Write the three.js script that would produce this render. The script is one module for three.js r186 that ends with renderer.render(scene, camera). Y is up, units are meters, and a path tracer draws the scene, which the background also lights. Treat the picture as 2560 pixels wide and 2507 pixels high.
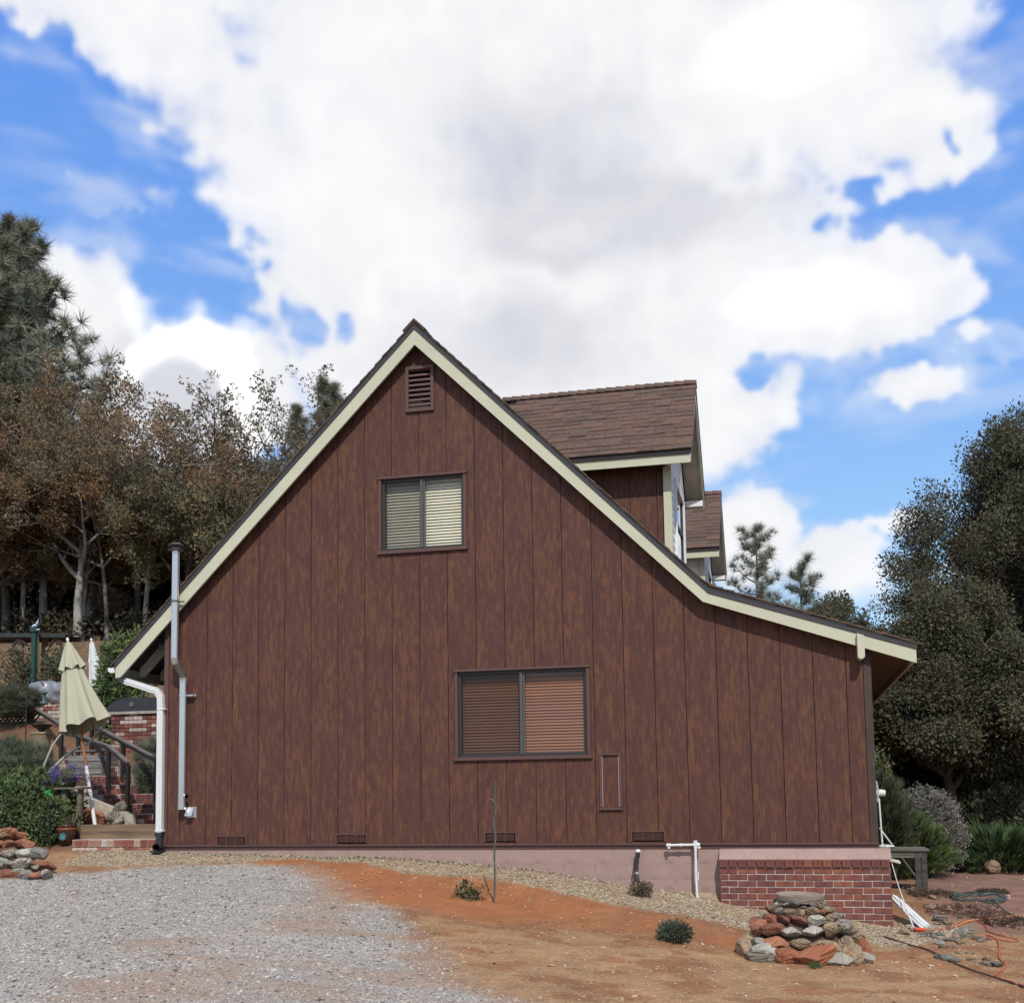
import * as THREE from 'three';
import { mergeGeometries } from 'three/addons/utils/BufferGeometryUtils.js';

// ---------------------------------------------------------------- camera, sky, sun, exposure
const scene = new THREE.Scene();
const camera = new THREE.PerspectiveCamera(60.97, 2560 / 3412, 0.1, 600);
camera.position.set(8.591, 0.689, 15.29);
camera.quaternion.setFromRotationMatrix(new THREE.Matrix4().makeBasis(
  new THREE.Vector3(0.97266, -0.014, -0.23182), new THREE.Vector3(0.03559, 0.99538, 0.08919), new THREE.Vector3(0.2295, -0.095, 0.96866)));
camera.setViewOffset(2560, 3412, 0, 0, 2560, 2507);          // the upper part of an upright frame
const renderer = new THREE.WebGLRenderer({ antialias: true });
renderer.toneMapping = THREE.LinearToneMapping;
renderer.toneMappingExposure = 1.0;
renderer.shadowMap.enabled = true;

const SUN = new THREE.Vector3(0.42, 1.15, 1.0).normalize();
const sun = new THREE.DirectionalLight(new THREE.Color().setRGB(1, 0.95, 0.87), 3.5);
sun.name = 'sun'; sun.position.copy(SUN).multiplyScalar(60); sun.castShadow = true; sun.shadow.radius = 1.6;
sun.shadow.mapSize.set(4096, 4096);
Object.assign(sun.shadow.camera, { left: -35, right: 35, top: 35, bottom: -35, near: 1, far: 140 });
scene.add(sun, sun.target);

// ---------------------------------------------------------------- random numbers and noise
function rng(seed) { let s = seed >>> 0; return () => { s = (s + 0x6d2b79f5) | 0; let t = Math.imul(s ^ (s >>> 15), 1 | s); t = (t + Math.imul(t ^ (t >>> 7), 61 | t)) ^ t; return ((t ^ (t >>> 14)) >>> 0) / 4294967296; }; }
const hash = (x, y) => { let h = Math.imul(x, 374761393) + Math.imul(y, 668265263) | 0; h = Math.imul(h ^ (h >>> 13), 1274126177); return ((h ^ (h >>> 16)) >>> 0) / 4294967296; };
function noise(x, y, wx = 0, wy = 0) {                        // value noise, wrapping at wx, wy cells when given
  let ix = Math.floor(x), iy = Math.floor(y); const fx = x - ix, fy = y - iy, u = fx * fx * (3 - 2 * fx), v = fy * fy * (3 - 2 * fy);
  let jx = ix + 1, jy = iy + 1;
  if (wx) { ix = ((ix % wx) + wx) % wx; jx = ((jx % wx) + wx) % wx; }
  if (wy) { iy = ((iy % wy) + wy) % wy; jy = ((jy % wy) + wy) % wy; }
  const a = hash(ix, iy), b = hash(jx, iy), c = hash(ix, jy), d = hash(jx, jy);
  return a + (b - a) * u + (c - a + (a - b - c + d) * u) * v;
}
function fbm(x, y, o = 4, wx = 0, wy = 0) { let s = 0, a = 0.5, n = 0; for (let i = 0; i < o; i++) { s += a * noise(x + i * 17.3 * (wx ? 0 : 1), y + i * 9.1 * (wy ? 0 : 1), wx, wy); n += a; a *= 0.5; x *= 2; y *= 2; wx *= 2; wy *= 2; } return s / n; }
const clamp = (x, a = 0, b = 1) => Math.min(b, Math.max(a, x)), mix = (a, b, t) => a + (b - a) * t, smooth = (a, b, x) => { const t = clamp((x - a) / (b - a)); return t * t * (3 - 2 * t); };
const pw = (x, t) => { if (x <= t[0][0]) return t[0][1]; for (let i = 1; i < t.length; i++) if (x <= t[i][0]) return mix(t[i - 1][1], t[i][1], (x - t[i - 1][0]) / (t[i][0] - t[i - 1][0])); return t[t.length - 1][1]; };

// ---------------------------------------------------------------- the sky: blue air with broken cumulus; azimuth and elevation in degrees
{
  const MASS = [[-102.4,35.0,19.8,6.5,1],[-89.5,33.2,9.8,6.0,1],[-109.2,27.7,8.1,7.4,1],[-98.5,25.3,12.5,8.3,1],[-87.1,22.8,6.6,2.9,1],[-83.0,29.5,3.9,2.9,1],[-112.2,24.1,4.2,5.8,1],[-102.3,19.1,11.2,6.2,1],[-93.5,18.6,4.5,4.2,1],[-121.5,33.7,5.1,2.5,0.9],[-126.5,33.8,2.6,1.1,0.6],[-114.8,28.9,4.3,3.2,0.8],[-117.6,31.5,5.1,3.1,0.8],[-120.1,18.4,5.0,4.3,1],[-124.2,20.3,3.6,4.4,1],[-115.9,19.6,2.9,2.9,0.9],[-91.2,12.2,2.9,2.1,0.9],[-87.6,10.5,3.1,1.8,0.8],[-83.6,18.3,1.9,1.1,0.75],[-89.1,18.2,1.1,1.8,0.7],[-82.2,27.2,1.1,1.8,0.35],[-80.5,19.9,2.1,0.7,0.25],[-122.0,27.5,3.7,0.8,0.1],[-84.8,12.1,2.9,0.5,0.25]];
  const GAPS = [[-113.9,22.9,1.1,1.7,.62],[-112.0,22.6,1.0,0.8,.5],[-90.7,19.5,1.1,0.8,1],[-81.6,28.8,0.5,0.6,0.6],[-85.6,25.7,1.0,0.5,0.5]];
  const GREY = [[-99.4,29.1,6.8,3.2,1],[-95.4,26.7,6.1,1.9,0.8],[-102.0,27.0,2.9,2.8,0.6],[-105.1,21.4,5.3,2.3,0.9],[-98.6,21.6,5.6,2.0,0.7],[-120.3,19.6,3.2,1.7,1.2],[-103.5,32.4,4.1,2.5,0.5],[-90.4,27.6,4.0,1.0,0.4]];
  const BRIGHT = [[-120.6,22.3,2.8,0.7,1],[-117.5,21.3,1.7,2.1,1],[-122.2,21.9,0.7,1.1,1],[-87.7,22.9,4.8,1.9,0.7],[-89.1,33.2,5.1,2.0,0.6],[-116.7,19.6,1.5,1.2,0.9],[-99.5,26.6,2.2,0.7,0.4]];
  const W = 2048, Hh = 1024, data = new Float32Array(W * Hh * 4), D = Math.PI / 180;
  const blob = (b, az, el) => { const dx = (az - b[0]) / b[2], dy = (el - b[1]) / b[3]; return 1 - (dx * dx + dy * dy); };
  for (let row = 0; row < Hh; row++) {
    const el = ((row + 0.5) / Hh - 0.5) * 180, y = Math.sin(el * D);
    for (let col = 0; col < W; col++) {
      const az = ((col + 0.5) / W - 0.5) * 360, k = (row * W + col) * 4;
      const dx = Math.cos(az * D) * Math.cos(el * D), dz = Math.sin(az * D) * Math.cos(el * D);
      // air: deeper blue higher up, pale towards the horizon
      const e = clamp(el / 60), pale = Math.exp(-Math.max(0, el) / 13);
      let r = mix(0.135, 0.04, e) + 0.58 * pale, g = mix(0.36, 0.18, e) + 0.72 * pale, b = mix(0.90, 0.74, e) + 0.3 * pale;
      if (el > -2) {
        const s = 1 / (Math.max(y, 0) + 0.22), cx = dx * s * 3, cz = dz * s * 3;
        const detail = fbm(az * 0.36, el * 0.5, 6) - 0.5, fine = fbm(az * 1.3 + 40, el * 1.6, 5) - 0.5, soft = smooth(.35, .65, fbm(az * .16 + 5, el * .2 + 2, 2));
        let open = (fbm(cx * 1.1 + 7, cz * 1.1 + 3, 5) - 0.46) * 4.2;          // clouds all round
        const inside = smooth(-150, -134, az) * (1 - smooth(-72, -58, az)) * (1 - smooth(38, 52, el));
        let field = open, grey = 0, bright = 0, puff = 0;
        for (let i = 0, a = .5, px = az * .34 + 11, py = el * .42 + 5; i < 5; i++, a *= .52, px = px * 2.03 + 3.1, py = py * 2.03 + 1.7) puff += a * (1 - Math.abs(2 * noise(px, py) - 1)); open += (puff - .55) * .8;
        if (inside > 0) {
          const wa = az + detail * 3.2, we = el + (fbm(az * 0.36 + 90, el * 0.5 + 30, 5) - 0.5) * 2.6;
          let f = -1.2;
          for (const m of MASS) { const q = blob(m, wa, we); if (q > -1.5) f = Math.max(f, Math.min(q, 0.8) * m[4] + (m[4] - 1) * 0.35) + (q > 0 ? 0.02 : 0); }
          for (const m of GAPS) f -= Math.max(0, blob(m, wa, we)) * m[4] * 1.3;
          f += (detail * 0.7 + (puff - .55) * 1.0 + fine * .25) * mix(1, .4, smooth(.25, .75, f));
          for (const m of GREY) grey += Math.max(0, 1 + (blob(m, az + detail * 4, el + detail * 3) - 1) * .45) * m[4] * .8;
          for (const m of BRIGHT) bright += Math.max(0, blob(m, wa, we)) * m[4];
          field = mix(open, f, inside);
        }
        const generalGrey = smooth(0.25, 1.6, open) * (1 - inside);
        const alpha = smooth(mix(.0, -.16, soft), mix(.2, .6, soft), field), thick = smooth(0.1, 1.0, field);
        let lum = 0.93 - 0.2 * smooth(0, 1.3, grey) - 0.22 * generalGrey + 0.22 * clamp(bright) + detail * 0.06 + (puff - .55) * .14 * (1 - .7 * thick) + (puff - .55) * .05;
        lum = clamp(lum, 0.55, 1.12);
        const tint = clamp((0.93 - lum) * 2.2);
        const haze = smooth(9, -1, el) * 0.3;
        const cr = lum * mix(1.0, 0.925, tint), cg = lum * mix(1.0, 0.945, tint), cb = lum * mix(1.015, 1.09, tint);
        const wisp = smooth(.42, .72, fbm(az * .3 + el * .22 + 70, el * .95 + az * .08, 6)) * .32 * smooth(-1.0, .05, field) + smooth(.5, .75, fbm(az * .12 + 20, el * .8 + 9, 5)) * .2;
        const a = Math.max(alpha * (1 - haze * 0.4) * (0.86 + 0.14 * thick), wisp);
        r = mix(r, cr, a); g = mix(g, cg, a); b = mix(b, cb, a);
        // one sharp-edged cumulus tower low over the hillside: sunlit rim, thicker grey body
        const tx = (az + 119.1) / 3.7, ty = (el - 18.4) / 3.9;
        if (tx * tx + ty * ty < 2.2 && el > 12) {
          const lobes = (puff - .55) * .5 + fine * .22, d = Math.sqrt(tx * tx + ty * ty) - lobes * .55, body = smooth(1.02, .93, d), rim = smooth(.56, .72, Math.sqrt((tx + .22) * (tx + .22) * 1.2 + (ty + .12) * (ty + .12)) - lobes * .7);
          const l2 = mix(.74, 1.1, rim) + fine * .05, t2 = 1 - rim, k2 = body * smooth(12, 15.5, el);
          r = mix(r, l2 * mix(1, .95, t2), k2); g = mix(g, l2 * mix(1, .965, t2), k2); b = mix(b, l2 * mix(1.01, 1.05, t2), k2);
        }
      } else { r = 0.16; g = 0.12; b = 0.09; }
      data[k] = r; data[k + 1] = g; data[k + 2] = b; data[k + 3] = 1;
    }
  }
  const t = new THREE.DataTexture(data, W, Hh, THREE.RGBAFormat, THREE.FloatType);
  t.mapping = THREE.EquirectangularReflectionMapping; t.magFilter = THREE.LinearFilter; t.minFilter = THREE.LinearFilter; t.wrapS = THREE.RepeatWrapping; t.needsUpdate = true;
  scene.background = t; scene.environment = t;
}
console.log('sky done');

// ---------------------------------------------------------------- textures and materials
function tex(w, h, fn, srgb = true, repeat = true) {
  const d = new Uint8Array(w * h * 4);
  for (let y = 0; y < h; y++) for (let x = 0; x < w; x++) { const c = fn(x / w, y / h, x, y), k = (y * w + x) * 4; for (let i = 0; i < 3; i++) { const v = Array.isArray(c) ? c[i] : c; d[k + i] = clamp(srgb ? (v <= 0.0031308 ? v * 12.92 : 1.055 * Math.pow(v, 1 / 2.4) - 0.055) : v) * 255; } d[k + 3] = 255; }
  const t = new THREE.DataTexture(d, w, h, THREE.RGBAFormat); t.magFilter = THREE.LinearFilter; t.minFilter = THREE.LinearMipmapLinearFilter; t.generateMipmaps = true;
  if (repeat) t.wrapS = t.wrapT = THREE.RepeatWrapping; if (srgb) t.colorSpace = THREE.SRGBColorSpace; t.needsUpdate = true; return t;
}
const lin = (r, g, b) => new THREE.Color().setRGB(r, g, b);
function mat(r, g, b, rough = 0.85, o = {}) { return new (o.transmission !== undefined || o.clearcoat || o.specularIntensity !== undefined ? THREE.MeshPhysicalMaterial : THREE.MeshStandardMaterial)({ color: lin(r, g, b), roughness: rough, side: THREE.DoubleSide, ...o }); }
const grainTex = tex(256, 256, (u, v) => { const n = fbm(u * 10, v * 10, 5, 10, 10), f = hash(Math.round(u * 256), Math.round(v * 256)); return 0.72 + 0.42 * (n - 0.5) + .1 * (f - .5); }, true);       // mottled tone, mean about 0.72
const bumpTex = tex(256, 256, (u, v) => fbm(u * 16, v * 16, 4, 16, 16), false);
const woodTex = tex(256, 256, (u, v) => { const n = fbm(u * 3, v * 40, 4, 3, 40); return [0.62 + 0.7 * (n - 0.5), 0.60 + 0.72 * (n - 0.5), 0.58 + 0.7 * (n - 0.5)]; }, true);
const G = (c, rough, bump = 0.004, o = {}) => mat(c[0] / 0.72, c[1] / 0.72, c[2] / 0.72, rough, { map: grainTex, bumpMap: bumpTex, bumpScale: bump, ...o });
const paintTex = tex(256, 256, (u, v) => 0.9 + 0.1 * (fbm(u * 5, v * 5, 4, 5, 5) - 0.5) + .05 * (hash(Math.round(u * 256), Math.round(v * 256)) - .5), true);
const PT = (c, rough = .55, o = {}) => mat(c[0] / 0.9, c[1] / 0.9, c[2] / 0.9, rough, { map: paintTex, bumpMap: bumpTex, bumpScale: .0008, ...o });
const WD = (c, rough = 0.8, o = {}) => mat(c[0] / 0.62, c[1] / 0.62, c[2] / 0.62, rough, { map: woodTex, bumpMap: woodTex, bumpScale: 0.002, ...o });

// ---------------------------------------------------------------- helpers
const used = {};
const numbered = (n) => { used[n] = (used[n] ?? -1) + 1; return used[n] ? n + '_' + String(used[n]).padStart(3, '0') : n; };
const lit = (m) => { m.castShadow = m.receiveShadow = true; return m; };
function thing(name, label, category, pos = [0, 0, 0], group) { const o = new THREE.Group(); o.name = numbered(name); o.position.set(...pos); o.userData = { label, category }; if (group) o.userData.group = group; scene.add(o); return o; }
function single(name, geo, m, label, category, group, kind) { const o = lit(new THREE.Mesh(geo, m)); o.name = numbered(name); o.userData = { label, category }; if (group) o.userData.group = group; if (kind) o.userData.kind = kind; scene.add(o); return o; }
function part(parent, name, geo, m, label) { const o = lit(new THREE.Mesh(Array.isArray(geo) ? join(geo) : geo, m)); o.name = name; if (label) o.userData.label = label; parent.add(o); return o; }
function clean(g) { const h = g.index ? g.toNonIndexed() : g; for (const k of Object.keys(h.attributes)) if (!['position', 'normal', 'uv'].includes(k)) h.deleteAttribute(k); if (!h.attributes.normal) h.computeVertexNormals(); if (!h.attributes.uv) h.setAttribute('uv', new THREE.BufferAttribute(new Float32Array(h.attributes.position.count * 2), 2)); return h; }
const join = (list) => list.length === 1 ? list[0] : mergeGeometries(list.map(clean));
const V = (x, y, z) => new THREE.Vector3(x, y, z);
// box with uv in metres; x,y,z is its centre
function box(w, h, d, x = 0, y = 0, z = 0, rx = 0, ry = 0, rz = 0) {
  const g = new THREE.BoxGeometry(w, h, d), p = g.attributes.position, n = g.attributes.normal, u = g.attributes.uv, ox = (x * 7.31 + z * 3.7) % 5, oy = (y * 5.17 + z * 1.9) % 5;
  for (let i = 0; i < p.count; i++) { const a = Math.abs(n.getX(i)), b = Math.abs(n.getY(i)); if (a > 0.5) u.setXY(i, p.getZ(i) + ox, p.getY(i) + oy); else if (b > 0.5) u.setXY(i, p.getX(i) + ox, p.getZ(i) + oy); else u.setXY(i, p.getX(i) + ox, p.getY(i) + oy); }
  if (rx || ry || rz) g.applyMatrix4(new THREE.Matrix4().makeRotationFromEuler(new THREE.Euler(rx, ry, rz)));
  g.translate(x, y, z); return g;
}
// box with chamfered edges (44 triangles)
function cbox(w, h, d, c = 0.004) {
  const P = [], I = [], a = [w / 2, h / 2, d / 2];
  const face = (ax, s) => { const b = (ax + 1) % 3, e = (ax + 2) % 3, q = []; for (const [i, j] of [[-1, -1], [1, -1], [1, 1], [-1, 1]]) { const v = [0, 0, 0]; v[ax] = s * a[ax]; v[b] = i * (a[b] - c); v[e] = j * (a[e] - c); q.push(v); } return s > 0 ? q : q.reverse(); };
  const tri = (A, B, C) => { P.push(...A, ...B, ...C); };
  for (let ax = 0; ax < 3; ax++) for (const s of [1, -1]) { const q = face(ax, s); tri(q[0], q[1], q[2]); tri(q[0], q[2], q[3]); }
  const pt = (sx, sy, sz, ax) => [sx * (a[0] - (ax === 0 ? 0 : c)), sy * (a[1] - (ax === 1 ? 0 : c)), sz * (a[2] - (ax === 2 ? 0 : c))];
  const quad = (A, B, C, Dd) => { const n = new THREE.Vector3().subVectors(V(...B), V(...A)).cross(new THREE.Vector3().subVectors(V(...C), V(...A))); const m = V((A[0] + C[0]) / 2, (A[1] + C[1]) / 2, (A[2] + C[2]) / 2); if (n.dot(m) >= 0) { tri(A, B, C); tri(A, C, Dd); } else { tri(A, C, B); tri(A, Dd, C); } };
  for (const s of [-1, 1]) for (const t of [-1, 1]) {
    quad(pt(-1, s, t, 1), pt(1, s, t, 1), pt(1, s, t, 2), pt(-1, s, t, 2));
    quad(pt(s, -1, t, 0), pt(s, 1, t, 0), pt(s, 1, t, 2), pt(s, -1, t, 2));
    quad(pt(s, t, -1, 0), pt(s, t, 1, 0), pt(s, t, 1, 1), pt(s, t, -1, 1));
  }
  for (const x of [-1, 1]) for (const y of [-1, 1]) for (const z of [-1, 1]) { const A = pt(x, y, z, 0), B = pt(x, y, z, 1), C = pt(x, y, z, 2); if (x * y * z > 0) tri(A, B, C); else tri(A, C, B); }
  const g = new THREE.BufferGeometry(); g.setAttribute('position', new THREE.BufferAttribute(new Float32Array(P), 3)); g.computeVertexNormals();
  const p = g.attributes.position, n = g.attributes.normal, u = new Float32Array(p.count * 2);
  for (let i = 0; i < p.count; i++) { const nx = Math.abs(n.getX(i)), ny = Math.abs(n.getY(i)), nz = Math.abs(n.getZ(i)); if (nx > ny && nx > nz) { u[i * 2] = p.getZ(i); u[i * 2 + 1] = p.getY(i); } else if (ny > nz) { u[i * 2] = p.getX(i); u[i * 2 + 1] = p.getZ(i); } else { u[i * 2] = p.getX(i); u[i * 2 + 1] = p.getY(i); } }
  g.setAttribute('uv', new THREE.BufferAttribute(u, 2)); return g;
}
// tapered tube through points with radii
function tube(pts, rad, sides = 6, cap = true) {
  const P = [], N = [], U = [], I = []; let up = V(0.13, 0.2, 0.97).normalize(); const n = pts.length; let len = 0;
  for (let i = 0; i < n; i++) {
    const t = new THREE.Vector3().subVectors(pts[Math.min(n - 1, i + 1)], pts[Math.max(0, i - 1)]).normalize(); const a = new THREE.Vector3().crossVectors(t, up).normalize(); if (a.lengthSq() < 0.1) a.set(1, 0, 0); const b = new THREE.Vector3().crossVectors(a, t); up = b.clone().cross(a).lengthSq() > 0 ? up : up;
    if (i) len += pts[i].distanceTo(pts[i - 1]); const r = Array.isArray(rad) ? rad[i] : rad;
    for (let s = 0; s <= sides; s++) { const w = (s / sides) * Math.PI * 2, c = Math.cos(w), d = Math.sin(w); N.push(a.x * c + b.x * d, a.y * c + b.y * d, a.z * c + b.z * d); P.push(pts[i].x + N[N.length - 3] * r, pts[i].y + N[N.length - 2] * r, pts[i].z + N[N.length - 1] * r); U.push(s / sides * Math.max(0.1, r * 6.28), len); }
  }
  const k = sides + 1;
  for (let i = 0; i < n - 1; i++) for (let s = 0; s < sides; s++) { const a = i * k + s; I.push(a, a + k, a + 1, a + 1, a + k, a + k + 1); }
  if (cap) for (const e of [0, n - 1]) { const c = P.length / 3, t = new THREE.Vector3().subVectors(pts[e], pts[e ? e - 1 : 1]).normalize(); P.push(pts[e].x, pts[e].y, pts[e].z); N.push(t.x, t.y, t.z); U.push(0, 0); for (let s = 0; s < sides; s++) { const a = P.length / 3; for (const q of [s, s + 1]) { const j = (e * k + q) * 3; P.push(P[j], P[j + 1], P[j + 2]); N.push(t.x, t.y, t.z); U.push(0, 0); } I.push(c, e ? a : a + 1, e ? a + 1 : a); } }
  const g = new THREE.BufferGeometry(); g.setAttribute('position', new THREE.BufferAttribute(new Float32Array(P), 3)); g.setAttribute('normal', new THREE.BufferAttribute(new Float32Array(N), 3)); g.setAttribute('uv', new THREE.BufferAttribute(new Float32Array(U), 2)); g.setIndex(I); return g;
}
const line = (...a) => a.map((q) => V(...q));
function curve(pts, n = 40, tension = 0.5) { return new THREE.CatmullRomCurve3(pts.map((q) => V(...q)), false, 'centripetal', tension).getPoints(n); }
// polygon in the plane of x and y, extruded from z0 to z1
function prism(poly, z0, z1) { const s = new THREE.Shape(poly.map(([x, y]) => new THREE.Vector2(x, y))); const g = new THREE.ExtrudeGeometry(s, { depth: Math.abs(z1 - z0), bevelEnabled: false }); g.translate(0, 0, Math.min(z0, z1)); return g; }
// the same in the plane of z and y, extruded along x
function prismX(poly, x0, x1) { const g = prism(poly.map(([z, y]) => [-z, y]), 0, Math.abs(x1 - x0)); g.rotateY(Math.PI / 2); g.translate(Math.min(x0, x1), 0, 0); return g; }
function lathe(pts, seg = 24) { return new THREE.LatheGeometry(pts.map(([x, y]) => new THREE.Vector2(x, y)), seg); }
function at(g, x, y, z, rx = 0, ry = 0, rz = 0, s = 1) { return g.applyMatrix4(new THREE.Matrix4().compose(V(x, y, z), new THREE.Quaternion().setFromEuler(new THREE.Euler(rx, ry, rz)), typeof s === 'number' ? V(s, s, s) : V(...s))); }
// a rough stone: a ball pushed about, cut flat on several sides and roughened
function stoneGeo(seed, detail = 1, rough = 0.28) {
  const g = new THREE.IcosahedronGeometry(1, detail), r = rng(seed), p = g.attributes.position, key = new Map(), cuts = [], o = r() * 50;
  for (let i = 0; i < 12; i++) { const v = V(r() - 0.5, r() - 0.5, r() - 0.5).normalize(); cuts.push([v, 0.48 + r() * 0.3]); }
  for (let i = 0; i < p.count; i++) { const k = [p.getX(i), p.getY(i), p.getZ(i)].map((q) => q.toFixed(3)).join(); if (!key.has(k)) key.set(k, 1 + (r() - 0.5) * rough); const v = V(p.getX(i), p.getY(i), p.getZ(i)).multiplyScalar(detail > 1 ? 1 + (fbm(p.getX(i) * 2.6 + o + p.getZ(i), p.getY(i) * 2.6 - p.getZ(i) * 1.7 + o, 3) - .5) * .16 + (key.get(k) - 1) * .1 : key.get(k)); for (const [c, h] of cuts) { const d = v.dot(c); if (d > h) v.addScaledVector(c, (h - d) * 0.95); } p.setXYZ(i, v.x, v.y, v.z); }
  g.computeVertexNormals(); const u = g.attributes.uv; for (let i = 0; i < p.count; i++) u.setXY(i, p.getX(i) * 0.3 + p.getZ(i) * 0.21 + o, p.getY(i) * 0.3 + p.getZ(i) * 0.17); return g;
}
const STONES = Array.from({ length: 10 }, (_, i) => stoneGeo(900 + i * 13, 3));
const PEBBLES = Array.from({ length: 3 }, (_, i) => stoneGeo(40 + i * 7, 0, 0.5));
function instanced(name, geo, m, list) {                     // list of { p, s, q | e, c }
  const o = lit(new THREE.InstancedMesh(geo, m, list.length)), M = new THREE.Matrix4(), Q = new THREE.Quaternion(), E = new THREE.Euler();
  list.forEach((a, i) => { if (a.e) Q.setFromEuler(E.set(...a.e)); else Q.copy(a.q ?? Q.identity()); M.compose(a.p, Q, a.s.isVector3 ? a.s : V(a.s, a.s, a.s)); o.setMatrixAt(i, M); if (a.c) o.setColorAt(i, a.c); });
  o.name = name; o.userData.kind = 'stuff'; return o;
}
// ---------------------------------------------------------------- the ground
const H0 = [[-9, .02], [-3, -.04], [-.24, -.09], [.8, -.11], [1.6, -.15], [3.4, -.18], [4.6, -.27], [5.4, -.36], [6.3, -.5], [7.2, -.61], [7.7, -.72], [9.8, -1.0], [11, -1.04], [20, -1.1]];
const HF = [[-9, -.55], [0, -.7], [4, -.9], [8, -1.16], [14, -1.25], [20, -1.3]];
const HL = [[-120, 26], [-60, 15], [-30, 7.4], [-22, 6.3], [-9, 3.2], [-7, 2.55], [-5, 2.2], [-4.6, 1.6], [-4, 1.3], [-1.8, .22], [-.6, .05], [0, -.09]];
const HR = [[-120, 2], [-40, -.6], [-12, -.8], [-2, -.8], [0, -1.04]];
function groundY(x, z) {
  if (z >= 0) { const s = 1 - Math.exp(-z / 2.2); return pw(x, H0) * (1 - s) + pw(x, HF) * s; }
  if (x > -.2 && x < 9.66 && z > -15) return -.3 - 0.35 * smooth(2, 9, x);
  const t = clamp((x + .5) / 11); let y = mix(pw(z, HL), pw(z, HR), t * t * (3 - 2 * t));
  if (x < -9.5) y += (-9.5 - x) * 0.02; return y;
}
const bumpy = (x, z) => groundY(x, z) + (fbm(x * 1.7 + 50, z * 1.7 + 50, 4) - 0.5) * 0.05 + (fbm(x * 7, z * 7, 2) - 0.5) * 0.014;
// where the drive's grey gravel, the pebble strip along the wall and the bare red soil lie
const DRIVE_EDGE = [[-9, 2.2], [-1.84, 1.47], [-.91, 1.03], [.1, .69], [1.24, .36], [2.15, .37]];            // x, back edge z
const driveMask = (x, z) => {
  const n = (fbm(x * 1.3 + 3, z * 1.3, 4) - 0.5) * 1.1, back = pw(x, DRIVE_EDGE);
  const rightEdge = pw(z, [[0.3, 2.15], [.95, 2.85], [1.87, 3.38], [2.37, 4.16], [3.31, 4.84], [3.9, 5.3], [4.4, 5.2], [5.2, 5.9], [6.2, 6.9], [9, 8.5]]);
  return smooth(-.12, .2, z - back + n * .25) * smooth(-.35, .6, rightEdge - x + n * .8);
};
const wornMask = (x, z) => smooth(.42, .72, fbm(x * .9 + 20, z * 1.7 + 8, 4) + .25 * smooth(3.0, 5.2, x) * smooth(3.2, 4.6, z) - .18 * smooth(3, 1, x));
const stripMask = (x, z) => { const n = (fbm(x * 2 + 9, z * 2, 3) - .5) * .5, edge = pw(x, [[-1.5, .75], [.1, .64], [1.16, .4], [1.5, .16], [1.94, .12], [2.86, .24], [3.55, .55], [4.9, .55], [5.73, .75], [6.77, 1.0], [7.73, 1.15], [8.4, 1.5], [9.8, 1.4], [10.4, .6]]); return smooth(-.06, .12, edge - z + n * .3) * smooth(-1.7, -1.2, x) * smooth(10.9, 10.2, x) * smooth(-.6, -.2, z); };
const soilMask = (x, z) => { const n = (fbm(x * 1.2 + 31, z * 1.2 + 4, 4) - .5) * 1.3; const c = pw(x, [[1.2, .25], [2.5, .5], [4, 1.25], [5.5, 1.4], [7, 1.6], [9, 2.4]]), w = pw(x, [[1.2, .25], [3, .7], [5, .95], [6.5, .6], [8, .35]]); return smooth(-.35, .35, w - Math.abs(z - c) + n * .6) * smooth(1.0, 1.5, x) * smooth(10, 8, x); };
const NEAR = { x0: -8, x1: 15, z0: -13, z1: 10 };
const nearTex = tex(2048, 2048, (u, v) => {
  const x = mix(NEAR.x0, NEAR.x1, u), z = mix(NEAR.z0, NEAR.z1, v);
  const big = fbm(x * .8, z * .8, 4), mid = fbm(x * 5, z * 5, 3), speck = hash(Math.round(u * 2048), Math.round(v * 2048) + 77), cell = hash(Math.floor(x * 45), Math.floor(z * 45));
  let t = .75 + .5 * big * .5 + (mid - .5) * .5 + (speck - .5) * .28 + (cell - .5) * .22;
  // straw-coloured dirt in front, redder dirt in the yard, dry litter on the slope
  const straw = smooth(.45, .62, fbm(x * 2.2 + 5, z * 3.1, 4) + .1 * smooth(2, 5, z));
  let c = [mix(.275, .345, straw), mix(.126, .2, straw), mix(.053, .098, straw)];
  const yard = smooth(9.9, 10.7, x + (mid - .5)) * smooth(.9, -.2, z); c = [mix(c[0], .235, yard), mix(c[1], .125, yard), mix(c[2], .085, yard)];
  const hill = smooth(-1.0, -1.6, x) * smooth(.3, -.4, z); c = [mix(c[0], .16, hill), mix(c[1], .085, hill), mix(c[2], .045, hill)];
  const soil = soilMask(x, z) * (.65 + .35 * smooth(.3, .6, big)); c = [mix(c[0], .325, soil), mix(c[1], .12, soil), mix(c[2], .043, soil)]; t = mix(t, .92 + (mid - .5) * .3 + (speck - .5) * .14, soil * .8);
  const strip = stripMask(x, z); c = [mix(c[0], .36, strip), mix(c[1], .255, strip), mix(c[2], .15, strip)]; t = mix(t, .75 + .5 * (cell - .3), strip * .6);
  const d = driveMask(x, z), worn = wornMask(x, z), pale = .8 + .5 * fbm(x * 1.1 + 60, z * 2.4, 4);
  const dc = [mix(.31 * pale, .3, worn * .75), mix(.29 * pale, .2, worn * .75), mix(.265 * pale, .13, worn * .75)];
  c = [mix(c[0], dc[0], d), mix(c[1], dc[1], d), mix(c[2], dc[2], d)]; t = mix(t, .7 + .75 * (cell * .55 + speck * .45 - .1), d * .8);
  return [c[0] * t, c[1] * t, c[2] * t];
}, true, false);
nearTex.wrapS = nearTex.wrapT = THREE.ClampToEdgeWrapping;
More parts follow.
